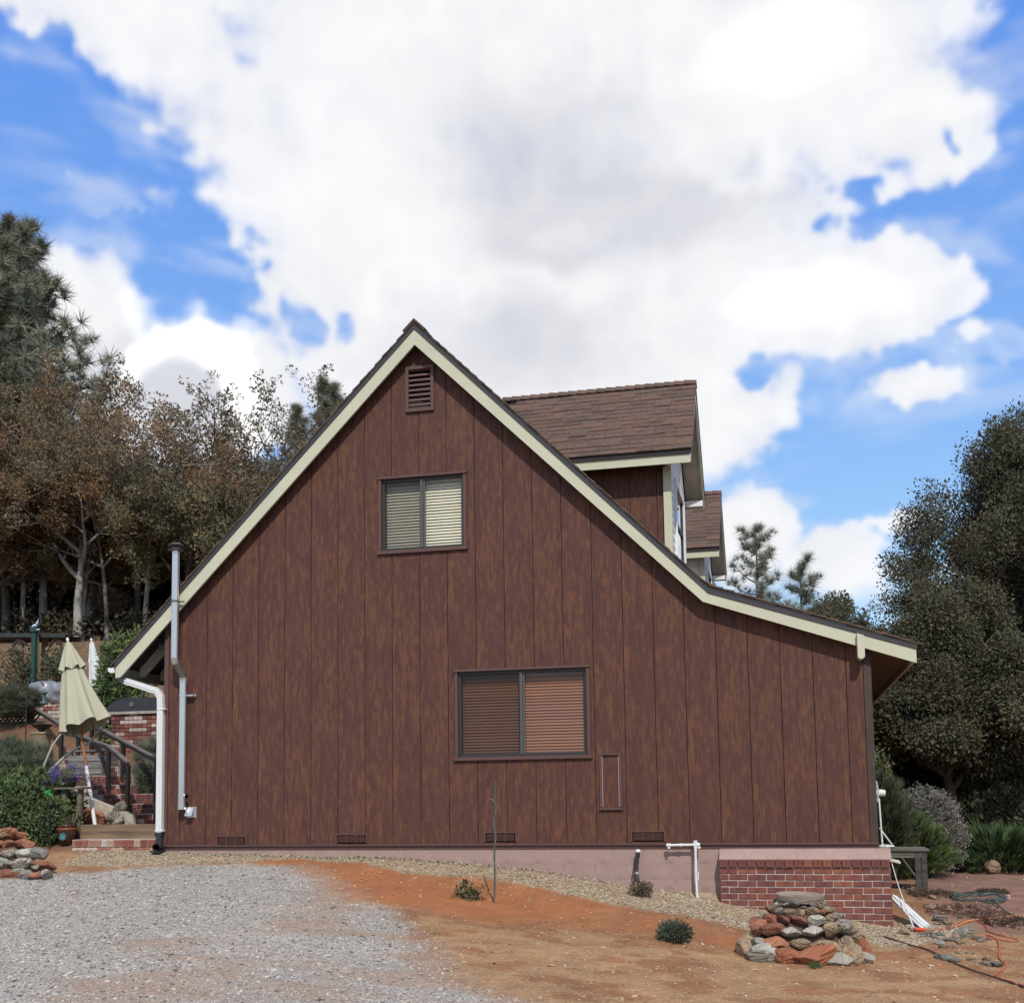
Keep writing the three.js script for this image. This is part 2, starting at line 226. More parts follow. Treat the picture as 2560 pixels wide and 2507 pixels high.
const soilBump = tex(512, 512, (u, v) => .5 * fbm(u * 40, v * 40, 3, 40, 40) + .5 * fbm(u * 12, v * 12, 4, 12, 12), false);
function sheet(x0, x1, z0, z1, nx, nz, fy, sx = (t) => t, sz = (t) => t) {
  const P = [], U = [], I = [];
  for (let j = 0; j <= nz; j++) for (let i = 0; i <= nx; i++) { const x = mix(x0, x1, sx(i / nx)), z = mix(z0, z1, sz(j / nz)); P.push(x, fy(x, z), z); U.push((x - NEAR.x0) / (NEAR.x1 - NEAR.x0), (z - NEAR.z0) / (NEAR.z1 - NEAR.z0)); }
  for (let j = 0; j < nz; j++) for (let i = 0; i < nx; i++) { const a = j * (nx + 1) + i; I.push(a, a + nx + 1, a + 1, a + 1, a + nx + 1, a + nx + 2); }
  const g = new THREE.BufferGeometry(); g.setAttribute('position', new THREE.BufferAttribute(new Float32Array(P), 3)); g.setAttribute('uv', new THREE.BufferAttribute(new Float32Array(U), 2)); g.setIndex(I); g.computeVertexNormals(); return g;
}
{
  const b = soilBump.clone(); b.repeat.set(14, 14); b.needsUpdate = true;
  const m = mat(1, 1, 1, .96, { map: nearTex, bumpMap: b, bumpScale: .02 });
  const o = lit(new THREE.Mesh(sheet(NEAR.x0, NEAR.x1, NEAR.z0, NEAR.z1, 250, 250, bumpy), m)); o.name = 'ground'; o.userData = { kind: 'structure', label: 'gravel drive, red soil and dry dirt around the house', category: 'ground' }; scene.add(o);
  const far = tex(512, 512, (u, v) => { const n = fbm(u * 16, v * 16, 5, 16, 16), q = fbm(u * 5, v * 5, 3, 5, 5), s = smooth(.4, .65, q); const t = .55 + .9 * n; return [mix(.14, .19, s) * t, mix(.075, .105, s) * t, mix(.04, .052, s) * t]; });
  far.repeat.set(4, 4);
  const inset = (x, z) => x > NEAR.x0 + .4 && x < NEAR.x1 - .4 && z > NEAR.z0 + .4 && z < NEAR.z1 - .4 ? -2.5 : -.012;
  const o2 = lit(new THREE.Mesh(sheet(-130, 130, -170, 60, 260, 230, (x, z) => bumpy(x, z) + inset(x, z)), mat(1, 1, 1, .97, { map: far, bumpMap: b, bumpScale: .05 }))); o2.name = 'hillside'; o2.userData = { kind: 'structure', label: 'dry leaf littered hillside rising behind the yard', category: 'hillside' }; scene.add(o2);
}
// loose stones: grey crushed rock on the drive, tan pebbles along the wall, litter on the dirt
{
  const r = rng(11), grey = [], tan = [], dirt = [], straw = [];
  const stone = (x, z, s, c) => ({ p: V(x, bumpy(x, z) + s * .18, z), s: V(s * (1 + r() * .8), s * (.45 + r() * .35), s * (.7 + r() * .5)), e: [r() * .5 - .25, r() * 6.28, r() * .5 - .25], c });
  for (let i = 0; i < 260000 && grey.length < 85000; i++) { const x = mix(-4, 8, r()), z = mix(.2, 8.6, r()); const edgeX = 8.59 - (15.29 - z) * .745; if (x < edgeX - .5 || x > 8.6) continue; const d = driveMask(x, z); if (r() > d * (1 - .72 * wornMask(x, z)) + .005) continue; const k = r(), g = k < .5 ? .26 + r() * .15 : k < .84 ? .36 + r() * .17 : .10 + r() * .1, w = (r() - .45) * .05; grey.push(stone(x, z, r() < .04 ? .014 + r() * .012 : .0045 + r() * r() * .011, lin(g * .97 + w, g * .88 + w * .3, g * .76 - w * .4))); }
  for (let i = 0; i < 90000 && tan.length < 17000; i++) { const x = mix(-1.6, 10.6, r()), z = mix(.0, 1.7, r()); if (r() > stripMask(x, z) * .95 + (z < 1.4 ? .012 : 0)) continue; if (x > 7.66 && x < 9.82 && z < .2) continue; const k = r(), g = .17 + r() * .24; tan.push(stone(x, z, .008 + r() * r() * .018, k < .7 ? lin(g * 1.2, g * .95, g * .62) : k < .86 ? lin(.4, .36, .29) : lin(.16, .13, .11))); }
  for (let i = 0; i < 7000; i++) { const x = mix(1.5, 13, r()), z = mix(-7, 8, r()); if (z < .2 && x < 9.8) continue; const d = driveMask(x, z); if (d > .6) continue; if (z < -2 && r() > .35) continue; const g = .16 + r() * .25; dirt.push(stone(x, z, .006 + r() * r() * r() * .03, r() < .05 ? lin(.55, .52, .44) : lin(g * 1.3, g * .85, g * .5))); }
  for (let i = 0; i < 46000; i++) { const x = mix(2, 12, r()), z = mix(.3, 8, r()); if (driveMask(x, z) > .5 || soilMask(x, z) > .55 || r() > smooth(.35, .65, fbm(x * 2.2 + 5, z * 3.1, 4) + .12)) continue; const g = .34 + r() * .3; straw.push({ p: V(x, bumpy(x, z) + .006, z), s: V(.02 + r() * .06, 1, .0016 + r() * .002), e: [r() * .3 - .15, r() * 6.28, r() * .4 - .2], c: lin(g * 1.05, g * .78, g * .42) }); }
  const white = mat(1, 1, 1, .9);
  const add = (o, label, category) => { o.userData.label = label; o.userData.category = category; scene.add(o); };
  add(instanced('gravel', PEBBLES[0], white, grey), 'grey crushed gravel spread over the drive', 'gravel');
  add(instanced('wall_pebbles', PEBBLES[1], white, tan), 'tan pebbles strewn along the foot of the foundation wall', 'pebbles');
  add(instanced('loose_pebbles', PEBBLES[2], white, dirt), 'small loose pebbles scattered over the bare dirt', 'pebbles');
  add(instanced('dry_straw', new THREE.PlaneGeometry(1, 1).rotateX(-Math.PI / 2), mat(1, 1, 1, 1), straw), 'dry straw bits scattered over the dirt slope', 'straw');
}
console.log('ground done');
// ---------------------------------------------------------------- the house
const house = thing('house', 'brown panelled gable house with cream roof trim and shingled dormers', 'house');
const sidingTex = tex(1024, 2048, (u, v) => {                                   // printed wood pattern on the panels: fine streaks with soft rusty blotches
  const streak = fbm(u * 190, v * 52, 3, 190, 52), longs = fbm(u * 64, v * 16, 3, 64, 16), fineS = noise(u * 440, v * 110, 440, 110);
  const patch = fbm(u * 72, v * 66, 3, 72, 66), big = fbm(u * 9, v * 11, 3, 9, 11);
  const k = smooth(.40, .72, patch * .46 + streak * .36 + longs * .18 + (big - .5) * .16), t = .92 + .26 * (streak - .5) + .18 * (longs - .5) + .12 * (fineS - .5);
  return [mix(.096, .14, k) * t, mix(.0425, .0625, k) * t, mix(.034, .034, k) * t];
});
const siding = mat(1, 1, 1, .62, { map: sidingTex, specularIntensity: .45 });
const brownTrim = PT([.1, .05, .042], .5), darkTrim = G([.05, .03, .022], .6, .001);
const cream = PT([.52, .515, .375], .6), white = PT([.74, .74, .72], .55), roofEdge = G([.026, .024, .024], .8, .003), bronze = mat(.05, .047, .043, .45, { metalness: .4 });
const O = .17;                                                                  // gable overhang
const RX = 3.66, RY = 7.24, VX = 7.656, VY = 3.244, SL = .331, EXL = -.976, EXR = 10.193;
const roofY = (x) => x <= RX ? RY - (RX - x) : x <= VX ? RY - (x - RX) : VY - SL * (x - VX);   // top of the fascia = underside of the deck
const P16 = .4064;
const crawlVents = [[.61, 1.03, .0, .135], [2.44, 2.85, .018, .15], [4.58, 4.98, .03, .165], [6.57, 6.97, .03, .165]];
const openings = [[4.17, 6.03, 1.15, 2.385], [3.07, 4.345, 4.08, 5.175], [3.475, 3.895, 6.1, 6.755], ...crawlVents];
// vertical panels with a recessed joint at either side and shallow grooves between, cut round the openings
function panel(x0, x1, bottom, top, z, marks, holes, uo) {
  const prof = [[x0, -.02], [x0 + .004, -.02], [x0 + .005, 0], [x1 - .005, 0], [x1 - .004, -.02], [x1, -.02]];
  for (const m of marks) if (m > x0 + .02 && m < x1 - .02) prof.push([m - .004, 0], [m, -.0016], [m + .004, 0]);
  const zAt = (x) => { const q = prof.slice().sort((a, b) => a[0] - b[0]); return pw(x, q); };
  const xs = new Set(prof.map((q) => q[0])); for (const h of holes) for (const e of [h[0], h[1]]) if (e > x0 && e < x1) xs.add(e); for (const e of [RX, VX]) if (e > x0 && e < x1) xs.add(e);
  const X = [...xs].sort((a, b) => a - b), P = [], U = [];
  for (let i = 0; i < X.length - 1; i++) {
    const a = X[i], b = X[i + 1]; if (b - a < 1e-4) continue; const za = z + zAt(a), zb = z + zAt(b), c = (a + b) / 2; let spans = [[(q) => bottom(q), (q) => top(q)]];
    for (const h of holes) if (c > h[0] && c < h[1]) spans = spans.flatMap(([lo, hi]) => hi(c) <= h[2] || lo(c) >= h[3] ? [[lo, hi]] : [[lo, () => h[2]], [() => h[3], hi]]);
    for (const [lo, hi] of spans) {
      if (hi(c) - lo(c) < .005) continue;
      const q = [[a, lo(a), za], [b, lo(b), zb], [b, hi(b), zb], [a, hi(a), za]];
      for (const k of [0, 1, 2, 0, 2, 3]) { P.push(...q[k]); U.push(q[k][0] / 3.25 + uo[0], q[k][1] / 6.5 + uo[1]); }
    }
  }
  const g = new THREE.BufferGeometry(); g.setAttribute('position', new THREE.BufferAttribute(new Float32Array(P), 3)); g.setAttribute('uv', new THREE.BufferAttribute(new Float32Array(U), 2)); g.computeVertexNormals(); return g;
}
for (let i = -1; i <= 23; i++) {
  const x0 = Math.max(-.2, P16 * i), x1 = Math.min(9.56, P16 * (i + 1));
  part(house, 'siding_panel', panel(x0, x1, () => .012, (x) => roofY(x) - .01, 0, [x0 + .09, x0 + .205, x0 + .315], openings, [0, (i % 2) * .37 + (i % 5) * .118]), siding);
}
part(house, 'backing_wall', [prism([[-.2, .0], [9.6, 0], [9.6, roofY(9.6) - .02], [VX, VY - .02], [RX, RY - .02], [-.2, roofY(-.2) - .02]], -.3, -.28)].map((g) => g), darkTrim);
// the boxed rest of the house
part(house, 'side_wall', [box(.05, roofY(-.2), 14.9, -.215, roofY(-.2) / 2, -7.5)], siding);
part(house, 'side_wall', [box(.05, roofY(9.6), 14.9, 9.6, roofY(9.6) / 2, -7.5)], siding);
part(house, 'back_wall', prism([[-.2, -.5], [9.6, -.5], [9.6, roofY(9.6) - .02], [VX, VY - .02], [RX, RY - .02], [-.2, roofY(-.2) - .02]], -14.96, -14.9), siding);
part(house, 'corner_trim', box(.07, roofY(-.2) - .03, .07, -.235, (roofY(-.2) - .03) / 2 + .01, -.02), brownTrim);
part(house, 'corner_trim', box(.095, 2.46, .09, 9.608, 1.235, -.028), darkTrim);
part(house, 'base_trim', [box(9.92, .022, .05, 4.7, .001, .012), box(9.92, .05, .012, 4.7, -.03, .004)], brownTrim);
// foundation with its painted block courses
const stainTex = tex(512, 512, (u, v) => { const n = fbm(u * 6, v * 6, 4, 6, 6), s = smooth(.56, .7, fbm(u * 9 + 2, v * 3, 4)), f = hash(Math.round(u * 512), Math.round(v * 512)), w = smooth(.62, .72, fbm(u * 22, v * 22, 3, 22, 22)); const t = .86 + .22 * (n - .5) + .06 * (f - .5) - .1 * s; return [t + w * .07, t - .02 * s + w * .08, t - .04 * s + w * .09]; });
const stained = (c) => mat(c[0] / .84, c[1] / .84, c[2] / .84, .85, { map: stainTex, bumpMap: bumpTex, bumpScale: .003 });
const paintedConcrete = stained([.31, .212, .18]), wash = stained([.33, .225, .19]);
const foundation = part(house, 'foundation', box(9.86, 1.3, .2, 4.7, -.706, -.13), PT([.32, .22, .187], .85));
for (let k = 0; k < 6; k++) for (let j = 0; j < 25; j++) { const y1 = -.056 - k * .2, x0 = -.22 + (k % 2 ? -.2 : 0) + j * .4064, x1 = x0 + .4056; if (x0 > 7.72 || y1 - .2 < -1.2) continue; const a = Math.max(-.22, x0), b = Math.min(7.72, x1); if (b - a < .02) continue; part(foundation, 'block', box(b - a, .1988, .03, (a + b) / 2, y1 - .1, -.019), paintedConcrete); }
part(house, 'foundation_cap', prismX([[-.03, -.05], [.0, -.056], [.175, -.186], [.175, -.2], [-.03, -.2]], 7.69, 9.79), wash);
// brick skirt: running bond under a course of headers
const mortar = G([.46, .40, .35], .95, .006);
const brickMats = [[.21, .065, .045], [.18, .057, .043], [.23, .075, .047], [.155, .053, .044], [.19, .068, .05], [.26, .09, .052]].map((c) => G(c, .85, .006));
{
  const skirt = part(house, 'brick_skirt', box(2.06, 1.35, .19, 8.735, -.875, .055), mortar), r = rng(5);
  const head = cbox(.104, .098, .1, .006);
  for (let i = 0; i < 18; i++) { const b = part(skirt, 'brick', head, brickMats[Math.floor(r() * 5.2)]); b.position.set(7.745 + i * .1158, -.238, .138 + (r() - .5) * .006); b.rotation.z = (r() - .5) * .02; }
  const cut = {}; const brickOf = (w) => cut[w.toFixed(3)] ??= cbox(w, .0665, .06, .005);
  for (let k = 0; k < 14; k++) { let x = 7.69; for (let j = 0; x < 9.76; j++) { const w = Math.min(j === 0 && k % 2 ? .111 : .2225, 9.778 - x); if (w > .03) { const b = part(skirt, 'brick', brickOf(Math.round(w * 500) / 500), brickMats[Math.floor(r() * 5.3)]); b.position.set(x + w / 2, -.332 - k * .0803 + (r() - .5) * .004, .131 + (r() - .5) * .006); b.rotation.z = (r() - .5) * .012; } x += w + .011; } }
}
// roof: deck, courses of shingles, rake boards
const shTones = [[.122, .073, .053], [.108, .066, .05], [.136, .079, .055], [.094, .06, .046], [.114, .077, .06]];
const shMats = shTones.map((c) => G(c, .95, .008));
const deck = (a, b, t = .1) => prism([[a, roofY(a)], [b, roofY(b)], [b, roofY(b) + t * (b > VX || a >= VX ? .75 : 1)], [a, roofY(a) + t * (a >= VX ? .75 : 1)]], O + .006, -15.1);
{
  const main = part(house, 'roof', [deck(EXL - .02, RX), deck(RX, VX), prism([[VX, VY], [EXR + .02, roofY(EXR + .02)], [EXR + .02, roofY(EXR + .02) + .072], [VX, VY + .1]], O + .006, -15.1)], roofEdge);
  const course = (x0, x1, n, lift) => { for (let i = 0; i < n; i++) { const a = mix(x0, x1, i / n), b = mix(x0, x1, (i + 1.35) / n), ya = roofY(a) + lift(a), yb = roofY(b) + lift(b), th = .02; const g = prism([[a, ya + .001], [b, yb + .004], [b, yb + .004 + th * 1.5], [a, ya + .001 + th * .4]], O + .02 - (i % 3) * .006, -15.12); part(main, 'shingle_course', g, shMats[(i * 3) % 4]); } };
  course(RX, EXL - .04, 42, () => .1); course(RX, VX + .02, 37, () => .1); course(VX, EXR + .035, 18, (x) => mix(.1, .072, clamp((x - VX) / (EXR - VX))));
  part(main, 'ridge_cap', [prism([[RX - .16, RY - .03], [RX, RY + .12], [RX, RY + .155], [RX - .17, RY - .01]], O + .03, -15.1), prism([[RX, RY + .12], [RX + .16, RY - .03], [RX + .17, RY - .01], [RX, RY + .155]], O + .03, -15.1)], shMats[3]);
  const f = .222;
  part(house, 'rake_board', prism([[EXL, roofY(EXL)], [RX, RY], [RX, RY - f], [EXL + .075, roofY(EXL + .075) - f], [EXL, roofY(EXL + .075) - f]], O - .036, O), cream);
  part(house, 'rake_board', prism([[RX, RY], [VX, VY], [VX - .075, VY - .105], [RX, RY - f]], O - .036, O), cream);
  part(house, 'rake_board', prism([[VX, VY], [EXR, roofY(EXR)], [EXR, roofY(EXR) - .172], [VX - .075, VY - .105]], O - .037, O - .001), cream);
  part(house, 'metal_flashing', [prism([[EXL - .012, roofY(EXL - .012) + .004], [RX, RY + .004], [RX, RY + .05], [EXL - .012, roofY(EXL - .012) + .05]], O + .007, O + .013), prism([[RX, RY + .004], [VX, VY + .004], [EXR + .01, roofY(EXR + .01) + .004], [EXR + .01, roofY(EXR + .01) + .04], [VX, VY + .05], [RX, RY + .05]], O + .007, O + .013)], mat(.05, .05, .052, .5, { metalness: .2 }));
  // rafters and eave boards
  part(house, 'eave_board', box(.03, .15, 15, EXL + .02, roofY(EXL) - .075, -7.38), G([.3, .29, .23], .7, .002));
  for (let k = 0; k < 6; k++) part(house, 'rafter', prism([[EXL + .035, roofY(EXL + .035)], [-.19, roofY(-.19)], [-.19, roofY(-.19) - .2], [EXL + .11, roofY(EXL + .11) - .2], [EXL + .035, roofY(EXL + .035) - .12]], -.42 - k * .6, -.46 - k * .6), G([.42, .41, .31], .7, .002));
  part(house, 'eave_board', box(.03, .15, 15, EXR - .03, roofY(EXR) - .085, -7.38), cream);
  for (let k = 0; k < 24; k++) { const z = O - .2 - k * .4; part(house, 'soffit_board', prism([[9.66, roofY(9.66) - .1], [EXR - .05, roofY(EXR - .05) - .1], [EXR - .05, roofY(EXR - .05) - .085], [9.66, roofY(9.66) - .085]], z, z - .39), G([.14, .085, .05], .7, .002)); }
  part(house, 'outlooker', prism([[9.49, 2.63], [9.575, 2.6], [9.575, 2.33], [9.545, 2.305], [9.515, 2.305], [9.49, 2.33]], -.02, O + .06), cream);
}
// gable vent
{
  const v = part(house, 'gable_vent', [box(.42, .045, .05, 3.685, 6.735, .01), box(.42, .05, .05, 3.685, 6.12, .01), box(.045, .57, .05, 3.4975, 6.43, .009), box(.045, .57, .05, 3.8725, 6.43, .009)], brownTrim);
  for (let i = 0; i < 8; i++) part(v, 'louver', box(.33, .036, .007, 3.685, 6.2 + i * .072, .004, -.35, 0, 0), brownTrim);
}
// windows: a frame, two panes, an insect screen over one half, slatted blinds and a dark room behind
const glass = mat(.9, .92, .92, .02, { transmission: 1, thickness: 0, ior: 1.55 });
function windowUnit(x0, x1, y0, y1, slatMat, slats, railMat, label, drop) {
  const w = part(house, 'window', [box(x1 - x0 + .04, .03, .07, (x0 + x1) / 2, y1 - .012, .012), box(x1 - x0 + .05, .045, .06, (x0 + x1) / 2, y0 + .012, .01), box(.04, y1 - y0 - .07, .05, x0 + .012, (y0 + y1) / 2 + .004, .006), box(.04, y1 - y0 - .07, .05, x1 - .012, (y0 + y1) / 2 + .004, .006)], brownTrim, label);
  const xm = x0 + (x1 - x0) * .505, f = .04;
  part(w, 'sash', [box(x1 - x0 - .07, f, .04, (x0 + x1) / 2, y1 - .05, -.03), box(x1 - x0 - .07, f, .04, (x0 + x1) / 2, y0 + .055, -.03), box(f, y1 - y0 - .14, .04, x0 + .055, (y0 + y1) / 2, -.031), box(f * .8, y1 - y0 - .14, .04, x1 - .05, (y0 + y1) / 2, -.031)], bronze);
  part(w, 'meeting_rail', [box(.035, y1 - y0 - .12, .03, xm - .018, (y0 + y1) / 2, -.012), box(.03, y1 - y0 - .12, .03, xm + .016, (y0 + y1) / 2, -.03)], mat(.12, .115, .105, .4, { metalness: .5 }));
  part(w, 'pane', new THREE.PlaneGeometry(xm - x0 - .1, y1 - y0 - .13).translate((x0 + .065 + xm) / 2, (y0 + y1) / 2, -.036), glass);
  part(w, 'pane', new THREE.PlaneGeometry(x1 - xm - .1, y1 - y0 - .13).translate((x1 - .06 + xm) / 2, (y0 + y1) / 2, -.044), glass);
  part(w, 'insect_screen', new THREE.PlaneGeometry(xm - x0 - .1, y1 - y0 - .14).translate((x0 + .065 + xm) / 2, (y0 + y1) / 2, -.02), mat(.012, .011, .01, .9, { transparent: true, opacity: .36 }));
  const bx0 = x0 + .07, bx1 = x1 - .06, top = y1 - drop, bot = y0 + .09, n = slats;
  const geo = new THREE.BoxGeometry(bx1 - bx0, .003, .052);
  for (let i = 0; i < n; i++) { const s = part(w, 'slat', geo, slatMat); s.position.set((bx0 + bx1) / 2, mix(bot + .02, top, i / (n - 1)), -.115 + Math.sin(i * 3.7) * .001); s.rotation.set(.98 + Math.sin(i * 5.1) * .03, 0, Math.sin(i * 2.3) * .0012); }
  part(w, 'bottom_rail', box(bx1 - bx0, .04, .03, (bx0 + bx1) / 2, bot - .012, -.115), railMat);
  part(w, 'head_rail', box(bx1 - bx0, drop - .06, .05, (bx0 + bx1) / 2, y1 - .02 - (drop - .06) / 2, -.13), railMat);
  part(w, 'room', [box(x1 - x0, .02, .25, (x0 + x1) / 2, y0, -.16), box(x1 - x0, .02, .25, (x0 + x1) / 2, y1 - .015, -.16), box(.02, y1 - y0, .25, x0 + .01, (y0 + y1) / 2, -.16), box(.02, y1 - y0, .25, x1 - .01, (y0 + y1) / 2, -.16)], mat(.06, .04, .03, .9));
}
windowUnit(4.17, 6.03, 1.15, 2.385, WD([.32, .112, .038], .45), 25, WD([.15, .06, .035], .5), 'wide window with closed wood-coloured blinds', .15);
windowUnit(3.07, 4.345, 4.08, 5.175, PT([.88, .8, .6], .3), 21, G([.5, .45, .3], .6, .0005), 'smaller upper window with cream blinds', .13);
// framed access panel and louvred crawl-space vents
{
  const a = part(house, 'access_panel', [box(.29, .02, .035, 6.295, 1.185, .012), box(.31, .028, .04, 6.295, .465, .014), box(.03, .69, .03, 6.165, .83, .01), box(.03, .69, .03, 6.425, .83, .01)], brownTrim);
  part(a, 'edge_strip', [box(.008, .67, .014, 6.187, .825, .012), box(.008, .67, .014, 6.403, .825, .012)], mat(.34, .28, .25, .5));
  for (const [x0, x1, y0, y1] of crawlVents) {
    const v = part(house, 'crawl_vent', [box(x1 - x0 + .06, .02, .018, (x0 + x1) / 2, y1 + .002, .007), box(.02, y1 - y0 - .01, .018, x0 - .02, (y0 + y1) / 2, .0075), box(.02, y1 - y0 - .01, .018, x1 + .02, (y0 + y1) / 2, .0075), ...[1, 2].map((k) => box(.012, y1 - y0 - .02, .016, mix(x0, x1, k / 3), (y0 + y1) / 2 + .004, .0085))], brownTrim);
    for (let k = 0; k < 3; k++) for (let s = 0; s < 6; s++) part(v, 'louver', box((x1 - x0) / 3 - .02, .012, .008, mix(x0, x1, (k + .5) / 3), y0 + .025 + s * (y1 - y0 - .03) / 6, 0.004, .6, 0, 0), brownTrim);
  }
}
// dormers
function dormer(zc, near, sx0) {
  const d = part(house, 'dormer', prism([[5.0, 4.0], [6.96, 4.0], [6.96, 5.62], [5.0, 5.62]], zc - 1.1, zc + 1.1), darkTrim);
  const W = 1.15, E = 1.49, YE = 5.68, YR = 7.2, XR = 7.34, k = (YR - YE) / E, L = Math.hypot(E, YR - YE), ang = Math.atan2(YR - YE, E);
  if (near) for (let i = 12; i < 18; i++) part(d, 'siding_panel', panel(P16 * i - .12, Math.min(6.9, P16 * (i + 1) - .12), () => 3.9, () => 5.62, zc + W, [P16 * i - .03, P16 * i + .085, P16 * i + .195], [], [.3, i * .21]), siding);
  else for (let i = 0; i < 13; i++) part(d, 'clapboard', box(1.9, .132, .02, 5.96, 4.05 + i * .128, zc + W - .004, -.06, 0, 0), white);
  part(d, 'gable_wall', prismX([[zc - W, 3.9], [zc + W, 3.9], [zc + W, YE - .02], [zc + .02, YR - .1], [zc - W, YE - .02]], 6.93, 6.985), white);
  const win = [zc - .62, zc + .62, 4.3, 5.45];
  for (let i = 0; i < 25; i++) { const y = 3.95 + i * .128; const hw = y + .06 < YE ? W - .06 : (YR - .12 - y) / k; if (hw < .08) continue; const segs = y > win[2] - .1 && y < win[3] + .1 ? [[zc - hw, win[0] - .09], [win[1] + .09, zc + hw]] : [[zc - hw, zc + hw]]; for (const [a, b] of segs) if (b - a > .03) part(d, 'clapboard', box(.02, .134, b - a, 6.998, y, (a + b) / 2, 0, 0, .07), white); }
  part(d, 'corner_board', box(.12, 1.75, .12, 6.955, 4.72, zc + W - .02), cream); part(d, 'corner_board', box(.05, 1.75, .1, 7.0, 4.72, zc - W + .03), white);
  const w = part(d, 'window', [box(.06, win[3] - win[2] + .16, .08, 7.02, (win[2] + win[3]) / 2, win[0] - .04), box(.06, win[3] - win[2] + .16, .08, 7.02, (win[2] + win[3]) / 2, win[1] + .04), box(.06, .09, 1.3, 7.021, win[3] + .04, zc), box(.08, .08, 1.4, 7.03, win[2] - .04, zc)], white);
  part(w, 'sash', [box(.04, win[3] - win[2], .04, 7.01, (win[2] + win[3]) / 2, win[0] + .02), box(.04, win[3] - win[2], .04, 7.01, (win[2] + win[3]) / 2, win[1] - .02), box(.04, .04, 1.2, 7.011, (win[2] + win[3]) / 2, zc)], bronze);
  part(w, 'pane', box(.008, win[3] - win[2], 1.2, 7.005, (win[2] + win[3]) / 2, zc), mat(.02, .025, .03, .03, { clearcoat: 1 }));
  // two slopes, boards, shingles
  const slab = (s, x0) => prismX([[zc + s * E, YE], [zc, YR], [zc, YR + .085], [zc + s * (E + .02), YE + .06]], x0, XR + .012);
  part(d, 'roof_slope', slab(1, 3.75), roofEdge); part(d, 'roof_slope', slab(-1, 3.75), roofEdge);
  for (const s of [1, -1]) part(d, 'rake_board', prismX([[zc + s * E, YE - .001], [zc, YR - .001], [zc, YR - .19], [zc + s * E, YE - .13]], XR - .03, XR), cream);
  part(d, 'fascia', box(XR - 4.9 + .001, .135, .03, (XR + 4.9) / 2, YE - .066, zc + E - .014), cream);
  part(d, 'drip_edge', box(XR - 4.9, .03, .02, (XR + 4.9) / 2, YE + .016, zc + E + .016), roofEdge);
  part(d, 'fascia', box(XR - 4.9, .12, .03, (XR + 4.9) / 2, YE - .06, zc - E + .014), cream);
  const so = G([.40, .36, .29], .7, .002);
  for (const s of [1, -1]) for (let i = 0; i < 9; i++) { const a = .03 + i * .108, b = a + .104; part(d, 'soffit_board', prismX([[zc + s * E * (1 - a), mix(YE, YR, a) - .004], [zc + s * E * (1 - b), mix(YE, YR, b) - .004], [zc + s * E * (1 - b), mix(YE, YR, b) - .024], [zc + s * E * (1 - a), mix(YE, YR, a) - .024]], 7.02, XR - .032), so); }
  part(d, 'eave_return', box(.3, .1, .1, 7.165, YE - .06, zc - E + .09), white);
  const r = rng(70 + Math.round(-zc * 10)), rows = 17, step = L / rows;
  for (let i = 0; i < rows; i++) {
    const t0 = i / rows, y = mix(YE + .06, YR + .085, t0), z = zc + (E + .02) * (1 - t0), from = Math.max(sx0, 11.0 - y - .1); let x = XR + .02;
    while (x > from) { const wd = .15 + r() * .19 + (r() < .2 ? .1 : 0), len = step * (1.06 + r() * .02), th = .018 + r() * .01; const g = new THREE.BoxGeometry(wd - .004, th, len); g.translate(0, th / 2 + .004, -len / 2); const m = part(d, 'shingle', g, shMats[Math.floor(r() * 5)]); m.position.set(x - wd / 2, y, z + .005); m.rotation.x = ang - .05; x -= wd; }
  }
  for (let x = XR + .02, i = 0; x > Math.max(sx0 - .2, 4.0); x -= .16, i++) for (const s of [1, -1]) { const g = new THREE.BoxGeometry(.2, .016, .15); g.translate(-.1, 0, s * .075); const m = part(d, 'ridge_shingle', g, shMats[(i * 2) % 5]); m.position.set(x, YR + .118, zc); m.rotation.set(s * ang * .9, 0, -.11); }
}
dormer(-3.2, true, 4.4); dormer(-10.4, false, 6.35);
console.log('house done');
